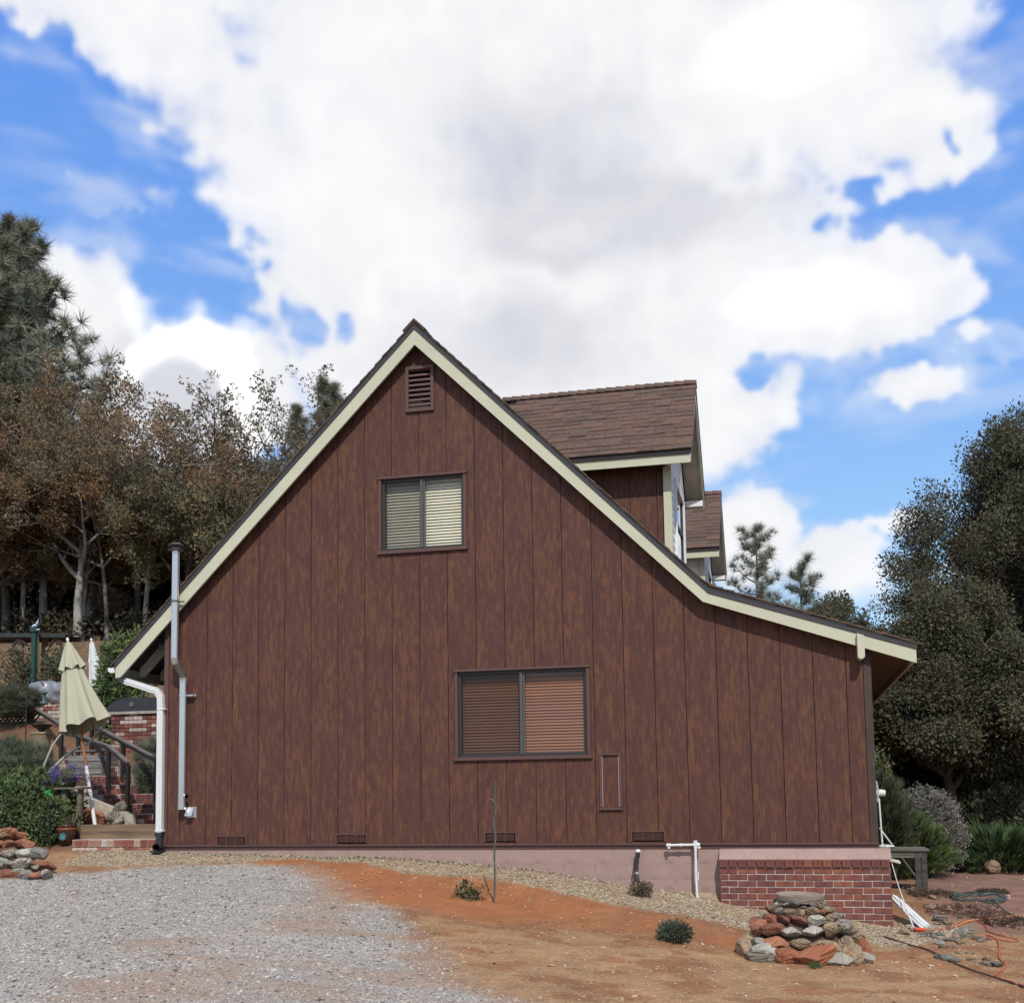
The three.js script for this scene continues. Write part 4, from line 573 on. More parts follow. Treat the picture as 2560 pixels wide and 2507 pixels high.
// flower stand, pots, trellis
const leafSmall = leafClump(16, .075, .055, .03, 5, .2), leafBroad = leafClump(14, .09, .085, .045, 6, .2), spikes = needleClump(26, .2, .009, 7, .7), feather = needleClump(40, .16, .006, 8, .5), leafTiny = leafClump(22, .06, .028, .016, 9, .15);
{
  const s = thing('plant_stand', 'weathered wooden stand with two tall legs', 'stand', [-2.18, .0, -.62]), w = WD([.13, .11, .085], .9);
  for (const [x, y] of [[-.13, .15], [.13, .08]]) part(s, 'leg', box(.07, .86 - y, .06, x, (.86 + y) / 2, 0, 0, 0, x * -.25), w); part(s, 'shelf', box(.5, .03, .3, -.02, .86, -.05), w);
  const p = thing('flower_pot', 'pot of purple flowers on the wooden stand', 'plant', [-2.25, .88, -.65]); part(p, 'pot', at(lathe([[0, 0], [.08, 0], [.11, .13], [.12, .13], [.115, .15], [0, .13]], 20), 0, 0, 0), blackPlastic);
  const r = rng(77), L = [], F = []; for (let i = 0; i < 130; i++) { const a = r() * 6.28, q = Math.sqrt(r()), v = V(Math.cos(a) * q * .36, .12 + r() * .24 - q * .1, Math.sin(a) * q * .2); (r() < .45 ? F : L).push({ p: v, s: .5 + r() * .4, e: [r() * 3, r() * 6, r() * 3], c: r() < .0 ? null : lin(1, 1, 1) }); }
  F.forEach((f) => { f.c = vary([.075, .04, .3], r, .4); f.p.y += .04; }); L.forEach((f) => { f.c = vary([.09, .11, .05], r, .3); });
  p.add(instanced('foliage', leafTiny, plainLeaf, L)); p.add(instanced('blossoms', leafTiny, plainLeaf, F));
  const q = thing('painted_pot', 'dark glazed pot painted with a turquoise flower', 'plant', [-2.1, .0, -.38]);
  part(q, 'pot', at(lathe([[0, 0], [.09, 0], [.13, .1], [.15, .22], [.145, .28], [.155, .29], [.15, .31], [.13, .3], [0, .28]], 26), 0, 0, 0), mat(.05, .022, .015, .25)); part(q, 'rim_band', at(lathe([[.151, .235], [.154, .24], [.1545, .25], [.151, .255]], 26), 0, 0, 0), mat(.3, .09, .03, .4));
  part(q, 'painted_flower', [at(new THREE.CircleGeometry(.035, 14), .03, .13, .142, -.2, .2, 0), ...Array.from({ length: 8 }, (_, i) => at(new THREE.CircleGeometry(.014, 8), .03 + Math.cos(i * .785) * .045, .132 + Math.sin(i * .785) * .045, .146, -.2, .2, 0))], mat(.05, .18, .2, .4));
  const r2 = rng(78); q.add(instanced('foliage', spikes, plainLeaf, Array.from({ length: 12 }, () => ({ p: V((r2() - .5) * .2, .28, (r2() - .5) * .16), s: .7 + r2() * .4, e: [r2() * .6 - .3, r2() * 6, r2() * .6 - .3], c: vary([.14, .14, .07], r2, .3) }))));
  const t = thing('garden_trellis', 'thin wire obelisk topped with a green glass bird', 'trellis', [-2.27, -.12, -.12]);
  for (const [x, z] of [[-.05, 0], [.05, .02], [0, -.06]]) part(t, 'rod', tube(line([x * 1.6, -.05, z * 1.6], [x * .7, .85, z * .7]), .006, 6), blackPaint); for (const y of [.2, .45, .7]) part(t, 'ring', at(new THREE.TorusGeometry(.055, .004, 5, 16), 0, y, -.01, Math.PI / 2), blackPaint);
  part(t, 'glass_bird', [at(stoneGeo(18, 2, .05), 0, .92, 0, 0, 0, .5, [.07, .04, .03]), at(new THREE.ConeGeometry(.025, .1, 10), .07, .87, 0, 0, 0, -2.2)], mat(.01, .28, .05, .1, { clearcoat: 1 }));
}
// shrubs of the bank
const greens = [[.055, .085, .028], [.075, .115, .035], [.045, .07, .025], [.1, .13, .04]], sages = [[.14, .155, .11], [.11, .13, .085], [.17, .18, .135]];
shrub('leafy_bush', 'dense green leafy bush above the rock pile', 'bush', [-3.35, .0, -.75], [1.05, .55, .6], { clump: leafBroad, n: 2600, colors: greens, scale: .95, seed: 3 });
shrub('leafy_bush', 'low green bush spilling beside the wire obelisk', 'bush', [-2.5, -.05, -.55], [.42, .36, .35], { clump: leafBroad, n: 800, colors: greens, scale: .85, seed: 4 });
shrub('feathery_shrub', 'feathery grey green shrub rising behind the leafy bush', 'shrub', [-3.75, .55, -1.3], [.75, .55, .5], { clump: feather, n: 1300, colors: [[.09, .11, .065], [.12, .135, .085], [.07, .09, .05]], seed: 5 });
shrub('feathery_shrub', 'grey green planting along the lattice panel', 'shrub', [-6.6, 2.3, -4.9], [.8, .32, .4], { clump: feather, n: 700, colors: [[.08, .09, .055], [.06, .07, .04]], seed: 6 });
shrub('bay_shrub', 'tall upright shrub with glossy leaves behind the umbrella', 'shrub', [-4.15, 1.5, -4.9], [.36, 1.15, .36], { clump: leafClump(12, .1, .12, .04, 12, .4), n: 620, colors: [[.05, .085, .03], [.075, .12, .04], [.12, .17, .05]], seed: 7, stems: 7 });
shrub('bay_shrub', 'slender young shrub with pale new leaves beside the eave', 'shrub', [-3.72, 2.3, -5.0], [.22, .85, .22], { clump: leafClump(12, .1, .12, .035, 13, .4), n: 120, colors: [[.11, .17, .05], [.15, .2, .06]], seed: 8, stems: 5 });
shrub('sage_bush', 'grey green sage bush on the bank beside the brick stairs', 'bush', [-1.95, .72, -2.7], [.34, .3, .3], { clump: spikes, n: 220, colors: sages, seed: 9, out: 1 });
shrub('sage_bush', 'small grey sage bush growing higher on the stair bank', 'bush', [-2.6, 1.2, -3.8], [.34, .26, .3], { clump: spikes, n: 190, colors: sages, seed: 10, out: 1 });
shrub('vine_plant', 'leafy vine climbing the pergola posts', 'vine', [-8.2, 3.1, -8.8], [.45, .55, .3], { clump: leafBroad, n: 110, scale: 1.0, colors: [[.05, .065, .03], [.09, .10, .05]], seed: 14 });
shrub('vine_plant', 'thin vine growing beside the green post', 'vine', [-9.2, 3.1, -8.7], [.5, .6, .3], { clump: leafBroad, n: 90, scale: 1.0, colors: [[.06, .065, .035], [.1, .1, .05]], seed: 15 });
// stair bank boulders and the rock pile by the drive
const stoneMats = { red: [[.26, .095, .048], [.3, .13, .07], [.2, .08, .048]], grey: [[.19, .175, .15], [.24, .22, .18], [.15, .145, .125]], tan: [[.28, .2, .125], [.24, .17, .11]], pale: [[.38, .36, .31], [.32, .3, .26]] };
const rockTex = tex(256, 256, (u, v) => { const n = fbm(u * 6, v * 6, 5, 6, 6), c = smooth(.55, .7, fbm(u * 14 + 3, v * 14, 3)), f = hash(Math.round(u * 256), Math.round(v * 256)); const t = .45 + .7 * n + .12 * (f - .5); return [t * (1 + .12 * c), t * (1 + .05 * c), t * (1 - .05 * c)]; });
const SM = Object.fromEntries(Object.entries(stoneMats).map(([k, l]) => [k, l.map((c) => mat(c[0] / .75, c[1] / .75, c[2] / .75, .95, { map: rockTex, bumpMap: bumpTex, bumpScale: .05 }))]));
{
  const g = 'boulders beside the brick stairs';
  [[-2.42, .38, -1.45, .3, 'red'], [-2.2, .3, -1.3, .2, 'red'], [-2.0, .38, -1.5, .13, 'grey'], [-1.88, .3, -1.45, .12, 'pale'], [-2.05, .55, -1.7, .12, 'grey']].forEach(([x, y, z, s, k], i) => { const o = single('boulder', STONES[i], SM[k][i % 2], { red: 'rounded red boulder at the foot of the stair bank', grey: 'grey stone lodged against the stair curb', pale: 'pale stone lodged low against the stair curb' }[k], 'boulder', g); o.position.set(x, y, z); o.scale.set(s * 1.15, s * .85, s); o.rotation.set(i, i * 2.1, i * .7); });
  const p = thing('rock_pile', 'pile of grey stones topped with broken red rocks beside the drive', 'rock pile', [-1.78, -.36, 1.1]), r = rng(91);
  for (let k = 0; k < 5; k++) { const n = [17, 15, 12, 9, 6][k]; for (let i = 0; i < n; i++) { const t = (i + r() * .6) / n, x = mix(-1.3, .72 - k * .17, t), z = .3 - k * .13 + (r() - .5) * .16, s = .08 + r() * .085, kind = k >= 3 ? (r() < .85 ? 'red' : 'tan') : r() < .22 ? 'red' : r() < .5 ? 'pale' : 'grey'; const m = part(p, 'stone', STONES[Math.floor(r() * 8)], SM[kind][Math.floor(r() * SM[kind].length)]); m.position.set(x, .04 + k * .13 + (r() - .5) * .04, z); m.scale.set(s * (1.1 + r() * .6), s * (.55 + r() * .35), s); m.rotation.set((r() - .5) * .5, r() * 6.28, (r() - .5) * .4); } }
}
console.log('garden done');
// ---------------------------------------------------------------- in front of the house and the yard beyond its corner
{
  // dry-stacked round mound of stones with a concrete basin on top
  const c = thing('stone_mound', 'round mound of stacked red, tan and grey stones', 'stone mound', [8.66, -1.12, 2.35]), r = rng(33);
  part(c, 'core', at(lathe([[.55, -.1], [.51, .1], [.39, .32], [.26, .56], [0, .57]], 20), 0, 0, 0), G([.1, .06, .04], .95, .02));
  const rows = [[.6, .07, .15, 14], [.53, .2, .13, 14], [.45, .33, .105, 14], [.37, .44, .085, 14], [.3, .53, .062, 16], [.25, .585, .045, 16]];
  rows.forEach(([rad, y, s, n], k) => { for (let i = 0; i < n; i++) { const a = (i + (k % 2) * .5 + (r() - .5) * .35) / n * 6.283, q = s * (.75 + r() * .5), d = r(), kind = k === 5 ? (d < .5 ? 'grey' : d < .7 ? 'pale' : 'tan') : d < .42 ? 'red' : d < .82 ? 'tan' : d < .95 ? 'grey' : 'pale'; const m = part(c, 'stone', STONES[Math.floor(r() * 10)], SM[kind][Math.floor(r() * SM[kind].length)]); m.position.set(Math.cos(a) * rad * 1.02, y + (r() - .5) * .04, Math.sin(a) * rad * .96); m.scale.set(q * (1.1 + r() * .5), q * (.62 + r() * .3), q * (.8 + r() * .3)); m.rotation.set((r() - .5) * .4, -a + 1.57 + (r() - .5) * .5, (r() - .5) * .5); } });
  for (const [a, s, kind] of [[1.35, .23, 'red'], [.75, .19, 'tan'], [2.25, .17, 'pale'], [.25, .17, 'red'], [1.85, .14, 'red']]) { const m = part(c, 'stone', STONES[Math.floor(r() * 10)], SM[kind][0]); m.position.set(Math.cos(a) * .6, .09, Math.sin(a) * .6); m.scale.set(s * 1.25, s * .85, s * .7); m.rotation.set(.1, -a + 1.57, r() - .5); }
  const b = thing('concrete_basin', 'shallow round concrete basin lying on the stone mound', 'basin', [8.66, -.52, 2.3]);
  part(b, 'basin', at(lathe([[0, 0], [.235, 0], [.25, .012], [.262, .08], [.255, .088], [.225, .088], [.205, .06], [0, .045]], 40), 0, 0, 0), G([.27, .215, .165], .95, .012)); part(b, 'dead_leaves', at(new THREE.CircleGeometry(.2, 18), 0, .056, 0, -Math.PI / 2), G([.12, .07, .04], .95, .02)); b.rotation.set(.02, 0, -.03);
}
shrub('low_shrub', 'small dark green shrub growing alone on the dirt slope', 'shrub', [7.3, -.98, 2.35], [.165, .105, .15], { clump: leafClump(16, .05, .045, .014, 44, .5), n: 170, colors: [[.07, .082, .05], [.1, .11, .075], [.05, .06, .035]], scale: .9, seed: 40, stems: 14, out: 1.1, solid: .1 });
shrub('wilting_plant', 'straggly half dry plant beside the metal stake', 'plant', [4.72, -.62, 1.38], [.2, .09, .1], { clump: leafSmall, n: 26, colors: [[.09, .11, .04], [.2, .16, .08], [.06, .08, .03]], scale: .85, seed: 41, stems: 12, stemMat: dryTwig });
shrub('dead_weed', 'dry brown weed at the foot of the wrapped pipe', 'weed', [6.72, -.62, .42], [.16, .06, .1], { clump: leafSmall, n: 40, colors: [[.13, .09, .06], [.09, .065, .045]], scale: .7, seed: 42, stems: 10 });
shrub('grass_tuft', 'tiny green tuft at the base of the stone mound', 'tuft', [8.78, -1.14, 3.16], [.07, .04, .05], { clump: needleClump(18, .07, .005, 3, .8), n: 14, colors: [[.05, .12, .03]], seed: 43, stems: 3 });
{
  const s = thing('metal_stake', 'thin green metal stake with a twisted wire tied to it', 'stake', [5.06, -.66, 1.46]), gm = mat(.07, .10, .085, .5, { metalness: .3 });
  part(s, 'stake', [box(.016, 1.5, .006, .01, .75, 0, 0, 0, -.022), box(.005, 1.5, .014, .01, .75, -.008, 0, 0, -.022)], gm); part(s, 'wire', tube(curve([[.0, .0, .012], [.02, .4, .014], [-.01, .62, .012], [.03, .8, .014], [.0, 1.0, .012], [.035, 1.15, .014], [.03, 1.22, .012], [.0, 1.265, .014], [-.05, 1.275, .01], [-.09, 1.22, .0]], 60), .0055, 5), mat(.13, .13, .115, .6));
}
// things lying at the corner of the brick skirt
{
  const m = white; const r = rng(50);
  [[0, 0, 0], [.035, .02, .03], [.07, .035, .0], [-.04, .05, .07], [.02, .06, .05]].forEach(([dx, dy, dz], i) => { const a = V(9.84 + dx * .6, -.74 + dy, -.45 + dz), b = V(10.12 + dx, -1.02 + dy * .7, .22 - i * .06), d = b.clone().sub(a), g = box(.09, .014, d.length()), q = new THREE.Quaternion().setFromRotationMatrix(new THREE.Matrix4().lookAt(a, b, V(.5, 1, 0))); const o = single('siding_strip', g, m, 'long white trim strip leaning beside the brick skirt', 'strip', 'white trim strips leaning by the brick skirt'); o.quaternion.copy(q); o.position.copy(a.add(b).multiplyScalar(.5)); });
  single('plastic_pole', tube(line([9.88, .1, -3.0], [10.2, -.35, -3.3], [10.51, -.79, -3.6]), .014, 8), pvc, 'white plastic pole leaning from the bench to the ground', 'pole');
  single('power_cord', tube(curve([[9.89, -.1, -2.75], [9.93, -.2, -2.1], [9.92, -.33, -1.5], [9.92, -.6, -.5], [9.96, -.86, .18], [9.99, -.98, .33], [10.0, -1.01, .4]], 50), .008, 6), pvc, 'white cord hanging from the bench to the ground', 'cord');
  const bn = thing('wooden_bench', 'grey weathered wooden bench at the house corner', 'bench', [10.1, -.8, -2.95]), w = WD([.13, .12, .105], .9);
  for (let i = 0; i < 4; i++) part(bn, 'top_board', box(.86, .03, .165, 0, .585, .29 - i * .175), w); part(bn, 'apron', [box(.8, .09, .03, 0, .52, .33), box(.03, .09, .62, .39, .52, 0)], w);
  for (const [x, z] of [[.36, .31], [-.36, .31], [.36, -.31], [-.36, -.31], [.27, .31]]) part(bn, 'leg', box(.075, .575, .075, x, .27, z), WD([.06, .06, .055], .9));
  const f = thing('pedestal_fan', 'white pedestal fan standing on the wooden bench', 'fan', [9.95, -.185, -2.9]);
  part(f, 'base', at(lathe([[0, .035], [.05, .035], [.13, .018], [.15, .0], [0, 0]], 28), 0, 0, 0), pvc); part(f, 'pole', tube(line([-.04, .02, 0], [-.06, .72, 0]), .014, 10), pvc); part(f, 'motor', at(lathe([[0, -.06], [.045, -.055], [.055, .02], [.04, .08], [0, .085]], 18), -.02, .8, 0, 0, 0, 1.5), pvc);
  const cg = part(f, 'cage', [at(new THREE.TorusGeometry(.2, .008, 6, 36), -.11, .82, 0, 0, 1.57, 0), at(new THREE.TorusGeometry(.2, .012, 6, 36), -.14, .82, 0, 0, 1.57, 0), ...Array.from({ length: 24 }, (_, i) => { const a = i / 24 * 6.283; return tube(line([-.18, .82, 0], [-.155, .82 + Math.cos(a) * .14, Math.sin(a) * .14], [-.125, .82 + Math.cos(a) * .2, Math.sin(a) * .2]), .003, 4); }), ...Array.from({ length: 24 }, (_, i) => { const a = i / 24 * 6.283; return tube(line([-.06, .82 + Math.cos(a) * .05, Math.sin(a) * .05], [-.075, .82 + Math.cos(a) * .14, Math.sin(a) * .14], [-.125, .82 + Math.cos(a) * .2, Math.sin(a) * .2]), .003, 4); })], pvc);
  part(f, 'blades', [0, 1, 2].map((i) => at(box(.01, .15, .11, 0, .09, 0, 0, .4, 0), -.12, .82, 0, i * 2.094, 0, 0)), mat(.7, .72, .74, .3));
  const st = single('cream_board', box(.2, .02, .14, 0, 0, 0, .15, .1, -.25), G([.62, .6, .5], .7), 'small cream board lying beside the bench', 'board'); st.position.set(9.93, -.3, -1.5);
  const stl = thing('low_stone_wall', 'low tan stone wall behind the wooden bench', 'wall', [10.2, -.85, -6.2]); const r3 = rng(60); for (let i = 0; i < 9; i++) for (let k = 0; k < 2; k++) { const q = part(stl, 'stone', STONES[(i + k * 3) % 8], SM.tan[(i + k) % 2]); q.position.set(-.6 + i * .16 + k * .08, .1 + k * .19, 0); q.scale.set(.12, .1, .12); q.rotation.set(r3(), r3() * 6, r3()); } part(stl, 'cap', box(1.6, .05, .3, .05, .39, 0), G([.4, .35, .27], .9, .01));
}
// orange extension cord and green hose on the yard
const onGround = (pts, lift) => pts.map(([x, z]) => [x, bumpy(x, z) + lift, z]);
{
  const c = thing('extension_cord', 'orange extension cord winding over the dirt yard', 'cord', [10.06, -1.03, .4]), o = c.position;
  const path = onGround([[10.1, .4], [10.26, .3], [10.45, .1], [10.6, -.25], [10.8, -.4], [10.88, -.1], [10.86, .2], [10.95, .45], [11.1, .75], [11.0, .85], [10.72, .6], [10.66, .55], [10.8, .5], [10.86, .7], [10.8, 1.3], [10.7, 1.9], [10.68, 2.4], [10.49, 2.97], [10.56, 3.3], [10.7, 3.7], [10.9, 4.3]], .012);
  part(c, 'cable', tube(curve(path, 160).map((q) => q.sub(o)), .008, 7), mat(.42, .1, .04, .6)); part(c, 'plug', at(new THREE.CylinderGeometry(.024, .02, .13, 12), -.0, .02, 0, 0, .3, 1.5), mat(.6, .06, .02, .5)); part(c, 'second_run', tube(curve(onGround([[10.5, -.0], [10.75, -.36], [11.0, -.5], [11.3, -.65], [11.6, -.6]], .012), 40).map((q) => q.sub(o)), .01, 6), mat(.5, .22, .08, .6));
  const h = []; for (let i = 0; i <= 46; i++) { const a = i * .42, q = .22 + .1 * Math.sin(i * .9); h.push([11.05 + Math.cos(a) * q * 1.1, -1.75 + Math.sin(a) * q * 1.3]); } h.push([11.2, -1.3], [11.28, -.7], [11.5, -.2], [12, .2]);
  single('garden_hose', tube(curve(onGround(h, .02).map((q, i) => [q[0], q[1] + (i % 3) * .012, q[2]]), 260), .0095, 6), mat(.035, .07, .06, .5), 'dark green garden hose lying in loose loops on the yard', 'hose');
  single('drip_line', tube(curve(onGround([[9.6, .9], [9.8, 1.2], [10.0, 1.7], [10.2, 2.4], [10.5, 3.3], [10.8, 4.2], [11, 5]], .014), 60), .009, 6), blackPlastic, 'black drip hose running past the stone edging', 'hose');
  const r = rng(81); let i = 0;
  for (const [x0, z0, x1, z1, n] of [[10.25, -3.3, 10.5, -.2, 17], [9.9, .4, 10.5, 1.0, 13], [10.4, -.3, 10.75, .9, 12], [10.1, 1.2, 10.7, 2.6, 10]]) for (let k = 0; k < n; k++) { const t = (k + r()) / n, x = mix(x0, x1, t) + (r() - .5) * .22, z = mix(z0, z1, t) + (r() - .5) * .3, s = .035 + r() * r() * .075, kind = r() < .5 ? 'tan' : r() < .7 ? 'grey' : 'pale'; const o2 = single('edging_stone', STONES[i++ % 8], SM[kind][i % 2], 'loose stone in the rubble edging of the yard', 'stone', 'loose stones edging the yard'); o2.position.set(x, bumpy(x, z) + s * .15, z); o2.scale.set(s * 1.4, s * .6, s); o2.rotation.set((r() - .5) * .3, r() * 6.28, (r() - .5) * .3); }
  const br = single('smooth_rock', stoneGeo(500, 2, .1), SM.grey[2], 'smooth grey green rock lying on the gravel', 'rock'); br.position.set(10.15, -1.1, 2.15); br.scale.set(.17, .075, .1); br.rotation.y = -.5;
  const rk = single('standing_rock', STONES[3], SM.tan[1], 'upright tan rock in front of the juniper', 'rock'); rk.position.set(11.9, -.7, -6.0); rk.scale.set(.15, .15, .1);
  for (const [x, z, s, k] of [[11.15, -.35, .3, 11], [10.75, -.85, .5, 12], [10.5, -2.0, .32, 13], [11.3, -2.3, .22, 14]]) { const L = [], q = rng(k); for (let j = 0; j < 110; j++) { const a = q() * 6.28, d = Math.sqrt(q()) * s; const X = x + Math.cos(a) * d, Z = z + Math.sin(a) * d * .9; L.push({ p: V(X, bumpy(X, Z) + .012, Z), s: .3 + q() * .35, e: [q() * 3, q() * 6, q() * 3], c: vary([.075, .045, .03], q, .4) }); } const o3 = instanced('leaf_litter', leafSmall, plainLeaf, L); o3.name = numbered('leaf_litter'); o3.userData.label = 'dark patch of dead leaves on the yard'; o3.userData.category = 'leaf litter'; o3.userData.group = 'leaf litter on the yard'; scene.add(o3); }
  const t = thing('toy_truck', 'small yellow toy truck under the oak', 'toy', [11.67, -.8, -7.3]), y = mat(.55, .36, .02, .5);
  part(t, 'body', [prism([[-.22, .06], [.2, .06], [.24, .2], [-.02, .2], [-.26, .17]], -.09, .09)], y); part(t, 'cab', box(.12, .14, .16, .12, .23, 0), y); for (const x of [-.14, .13]) for (const z of [-.1, .1]) part(t, 'wheel', at(new THREE.CylinderGeometry(.055, .055, .04, 14), x, .055, z, Math.PI / 2), blackPlastic);
}
// planting beyond the corner
shrub('rosemary_bush', 'tall dark rosemary bush beside the house corner', 'bush', [10.05, -.82, -4.4], [.42, .82, .5], { clump: spray, scale: .7, out: .7, n: 900, colors: [[.05, .065, .03], [.07, .085, .04], [.09, .095, .05]], seed: 101, stems: 10 });
{ const o = shrub('flowering_bush', 'upright bush with a few orange red blooms behind the rosemary', 'bush', [10.0, -.82, -4.9], [.3, 1.05, .3], { clump: leafSmall, n: 500, colors: [[.07, .09, .035], [.1, .11, .05]], seed: 102, stems: 9, scale: 1.2 }); o.add(instanced('blooms', leafTiny, plainLeaf, [[.12, 1.86, .2], [.2, 1.7, .25], [-.05, 1.9, .2]].map(([x, y, z], i) => ({ p: V(x, y, z), s: .75, e: [i, i, 0], c: lin(.5, .09, .03) })))); }
shrub('dried_flower_bush', 'grey dried flower bush with pale seed heads', 'bush', [10.85, -.82, -5.3], [.6, .74, .5], { clump: leafClump(20, .09, .035, .02, 33, .3), n: 1150, colors: [[.17, .16, .135], [.22, .205, .175], [.11, .105, .085]], seed: 103, stems: 26, stemMat: mat(.2, .18, .15, .9) });
shrub('fern_shrub', 'bright green feathery shrub behind the wooden bench', 'shrub', [10.55, -.84, -4.7], [.52, .5, .45], { clump: spray, n: 420, colors: [[.085, .14, .03], [.115, .17, .04], [.06, .1, .025]], seed: 104, stems: 10, scale: .75, out: 1.2 });
shrub('juniper', 'spreading green juniper in front of the dark trees', 'juniper', [12.15, -.85, -6.6], [.85, .42, .6], { clump: spray, n: 620, colors: [[.065, .11, .032], [.09, .14, .045], [.05, .085, .028]], seed: 105, stems: 14, out: 1.5, shape: .75 });
shrub('brown_bush', 'dull brown green bush under the oaks', 'bush', [13.0, -.85, -9.5], [1.3, .8, .9], { clump: leafBroad, n: 1500, colors: [[.07, .066, .036], [.085, .078, .04], [.055, .054, .03]], seed: 106, scale: 1.5 });
shrub('brown_bush', 'brown green bush beside the oak trunk', 'bush', [10.9, -.85, -9.8], [.9, .7, .8], { clump: leafBroad, n: 1000, colors: [[.07, .066, .036], [.085, .078, .04], [.055, .054, .03]], seed: 107, scale: 1.5 });
console.log('yard done');
// ---------------------------------------------------------------- trees
function branch(out, r, p, d, len, rad, level, cfg) {
  const n = level === 0 ? 8 : 5, pts = [p.clone()], rads = [rad]; let q = p.clone(), v = d.clone().normalize();
  for (let i = 1; i <= n; i++) { v.add(V((r() - .5) * cfg.bend, (r() - .5) * cfg.bend + cfg.rise * (level ? .5 : 1.2), (r() - .5) * cfg.bend).multiplyScalar(level === 0 ? .4 : 1)).normalize(); q = q.clone().addScaledVector(v, len / n); pts.push(q); rads.push(rad * (1 - (level === cfg.levels ? .85 : .55) * i / n)); }
  out.tubes.push(tube(pts, rads, level === 0 ? 9 : level < 3 ? 6 : 4, false));
  if (level >= cfg.levels - 1) for (let i = level === cfg.levels ? 1 : 3; i <= n; i++) out.tips.push(pts[i]);
  if (level >= cfg.levels) return;
  const kids = cfg.kids[level];
  for (let k = 0; k < kids; k++) { const f = level === 0 ? mix(cfg.first, 1, (k + r() * .7) / kids) : mix(.35, 1, (k + r() * .8) / kids), i = Math.min(n, Math.max(1, Math.round(f * n))), base = pts[i], axis = new THREE.Vector3().subVectors(pts[i], pts[i - 1]).normalize(), a = k * 2.4 + r() * 1.4, s = axis.clone().cross(V(.3, .1, 1)).normalize().applyAxisAngle(axis, a), nd = axis.clone().multiplyScalar(cfg.keep).add(s.multiplyScalar(cfg.spread)).normalize(); branch(out, r, base, nd, len * cfg.shrink[level] * (.75 + r() * .5), Math.min(rads[i] * .85, rad * (.42 + r() * .22)), level + 1, cfg); }
}
const oakLeaf = leafClump(34, .24, .11, .07, 301), oakLeaf2 = leafClump(30, .34, .12, .08, 302), sparseLeaf = leafClump(17, .2, .11, .07, 303), liveLeaf = leafClump(52, .25, .065, .04, 306), pineTuft = needleClump(46, .36, .012, 304, .35), pineTuft2 = needleClump(60, .42, .02, 305, .3);
const barks = { grey: bark([.2, .185, .165]), dark: bark([.055, .045, .036]), pale: bark([.33, .31, .28]), brown: bark([.11, .08, .06]) };
function oak(name, label, x, z, h, o) {
  const { seed, colors, bk = 'dark', clump = oakLeaf, per = 3, r0 = .02, levels = 4, kids = [6, 4, 3, 3], spread = .85, keep = .7, first = .35, lean = [0, 0], group, scale = 1, trunkLen = .55, fill = 0, crown } = o;
  const r = rng(seed), y = groundY(x, z) - .15, t = thing(name, label, 'tree', [x, y, z], group), out = { tubes: [], tips: [] };
  branch(out, r, V(0, 0, 0), V(lean[0], 1, lean[1]), h * trunkLen, h * r0, 0, { levels, kids, spread, keep, first, bend: .34, rise: .06, shrink: [.62, .62, .6, .55] });
  part(t, 'trunk', out.tubes, barks[bk]);
  const T2 = [], L = []; const put = (p, k) => L.push({ p, s: scale * (.65 + r() * .7) * k, e: [r() * 6.28, r() * 6.28, r() * 6.28], c: vary(colors[Math.floor(r() * colors.length)], r, .4) });
  for (const p of out.tips) for (let i = 0; i < per; i++) put(p.clone().add(V(r() - .5, r() - .5, r() - .5).multiplyScalar(.5 * scale)), 1);
  if (crown) for (const [cx, cy, cz, rx, ry, rz, n, m = 16] of crown) for (let k = 0; k < m; k++) { let v; do v = V(r() * 2 - 1, r() * 2 - 1, r() * 2 - 1); while (v.lengthSq() > 1 || v.lengthSq() < .3); const q = .17 + r() * .2, lx = rx * q * 1.2, ly = ry * q * 1.05, lz = rz * q * 1.2; const tone = .75 + r() * .5; for (let i = 0; i < .78 * n / m; i++) { let w; do w = V(r() * 2 - 1, r() * 2 - 1, r() * 2 - 1); while (w.lengthSq() > 1 || w.lengthSq() < .4 * r()); put(V(cx + v.x * rx * .95 + w.x * lx, cy + v.y * ry * .95 + w.y * ly + .15 * ly * (1 - w.x * w.x), cz + v.z * rz * .95 + w.z * lz), 1); } out.tubes.length && T2.push(tube(line([cx * .4, cy - ry * .3, cz * .4], [cx + v.x * rx * .45, cy + v.y * ry * .45, cz + v.z * rz * .45], [cx + v.x * rx * .85, cy + v.y * ry * .85, cz + v.z * rz * .85]), [.07, .05, .02], 4, false)); }
  if (T2.length) part(t, 'limbs', T2, barks[bk]);
  t.add(instanced('crown', clump, leafMat, L)); return t;
}
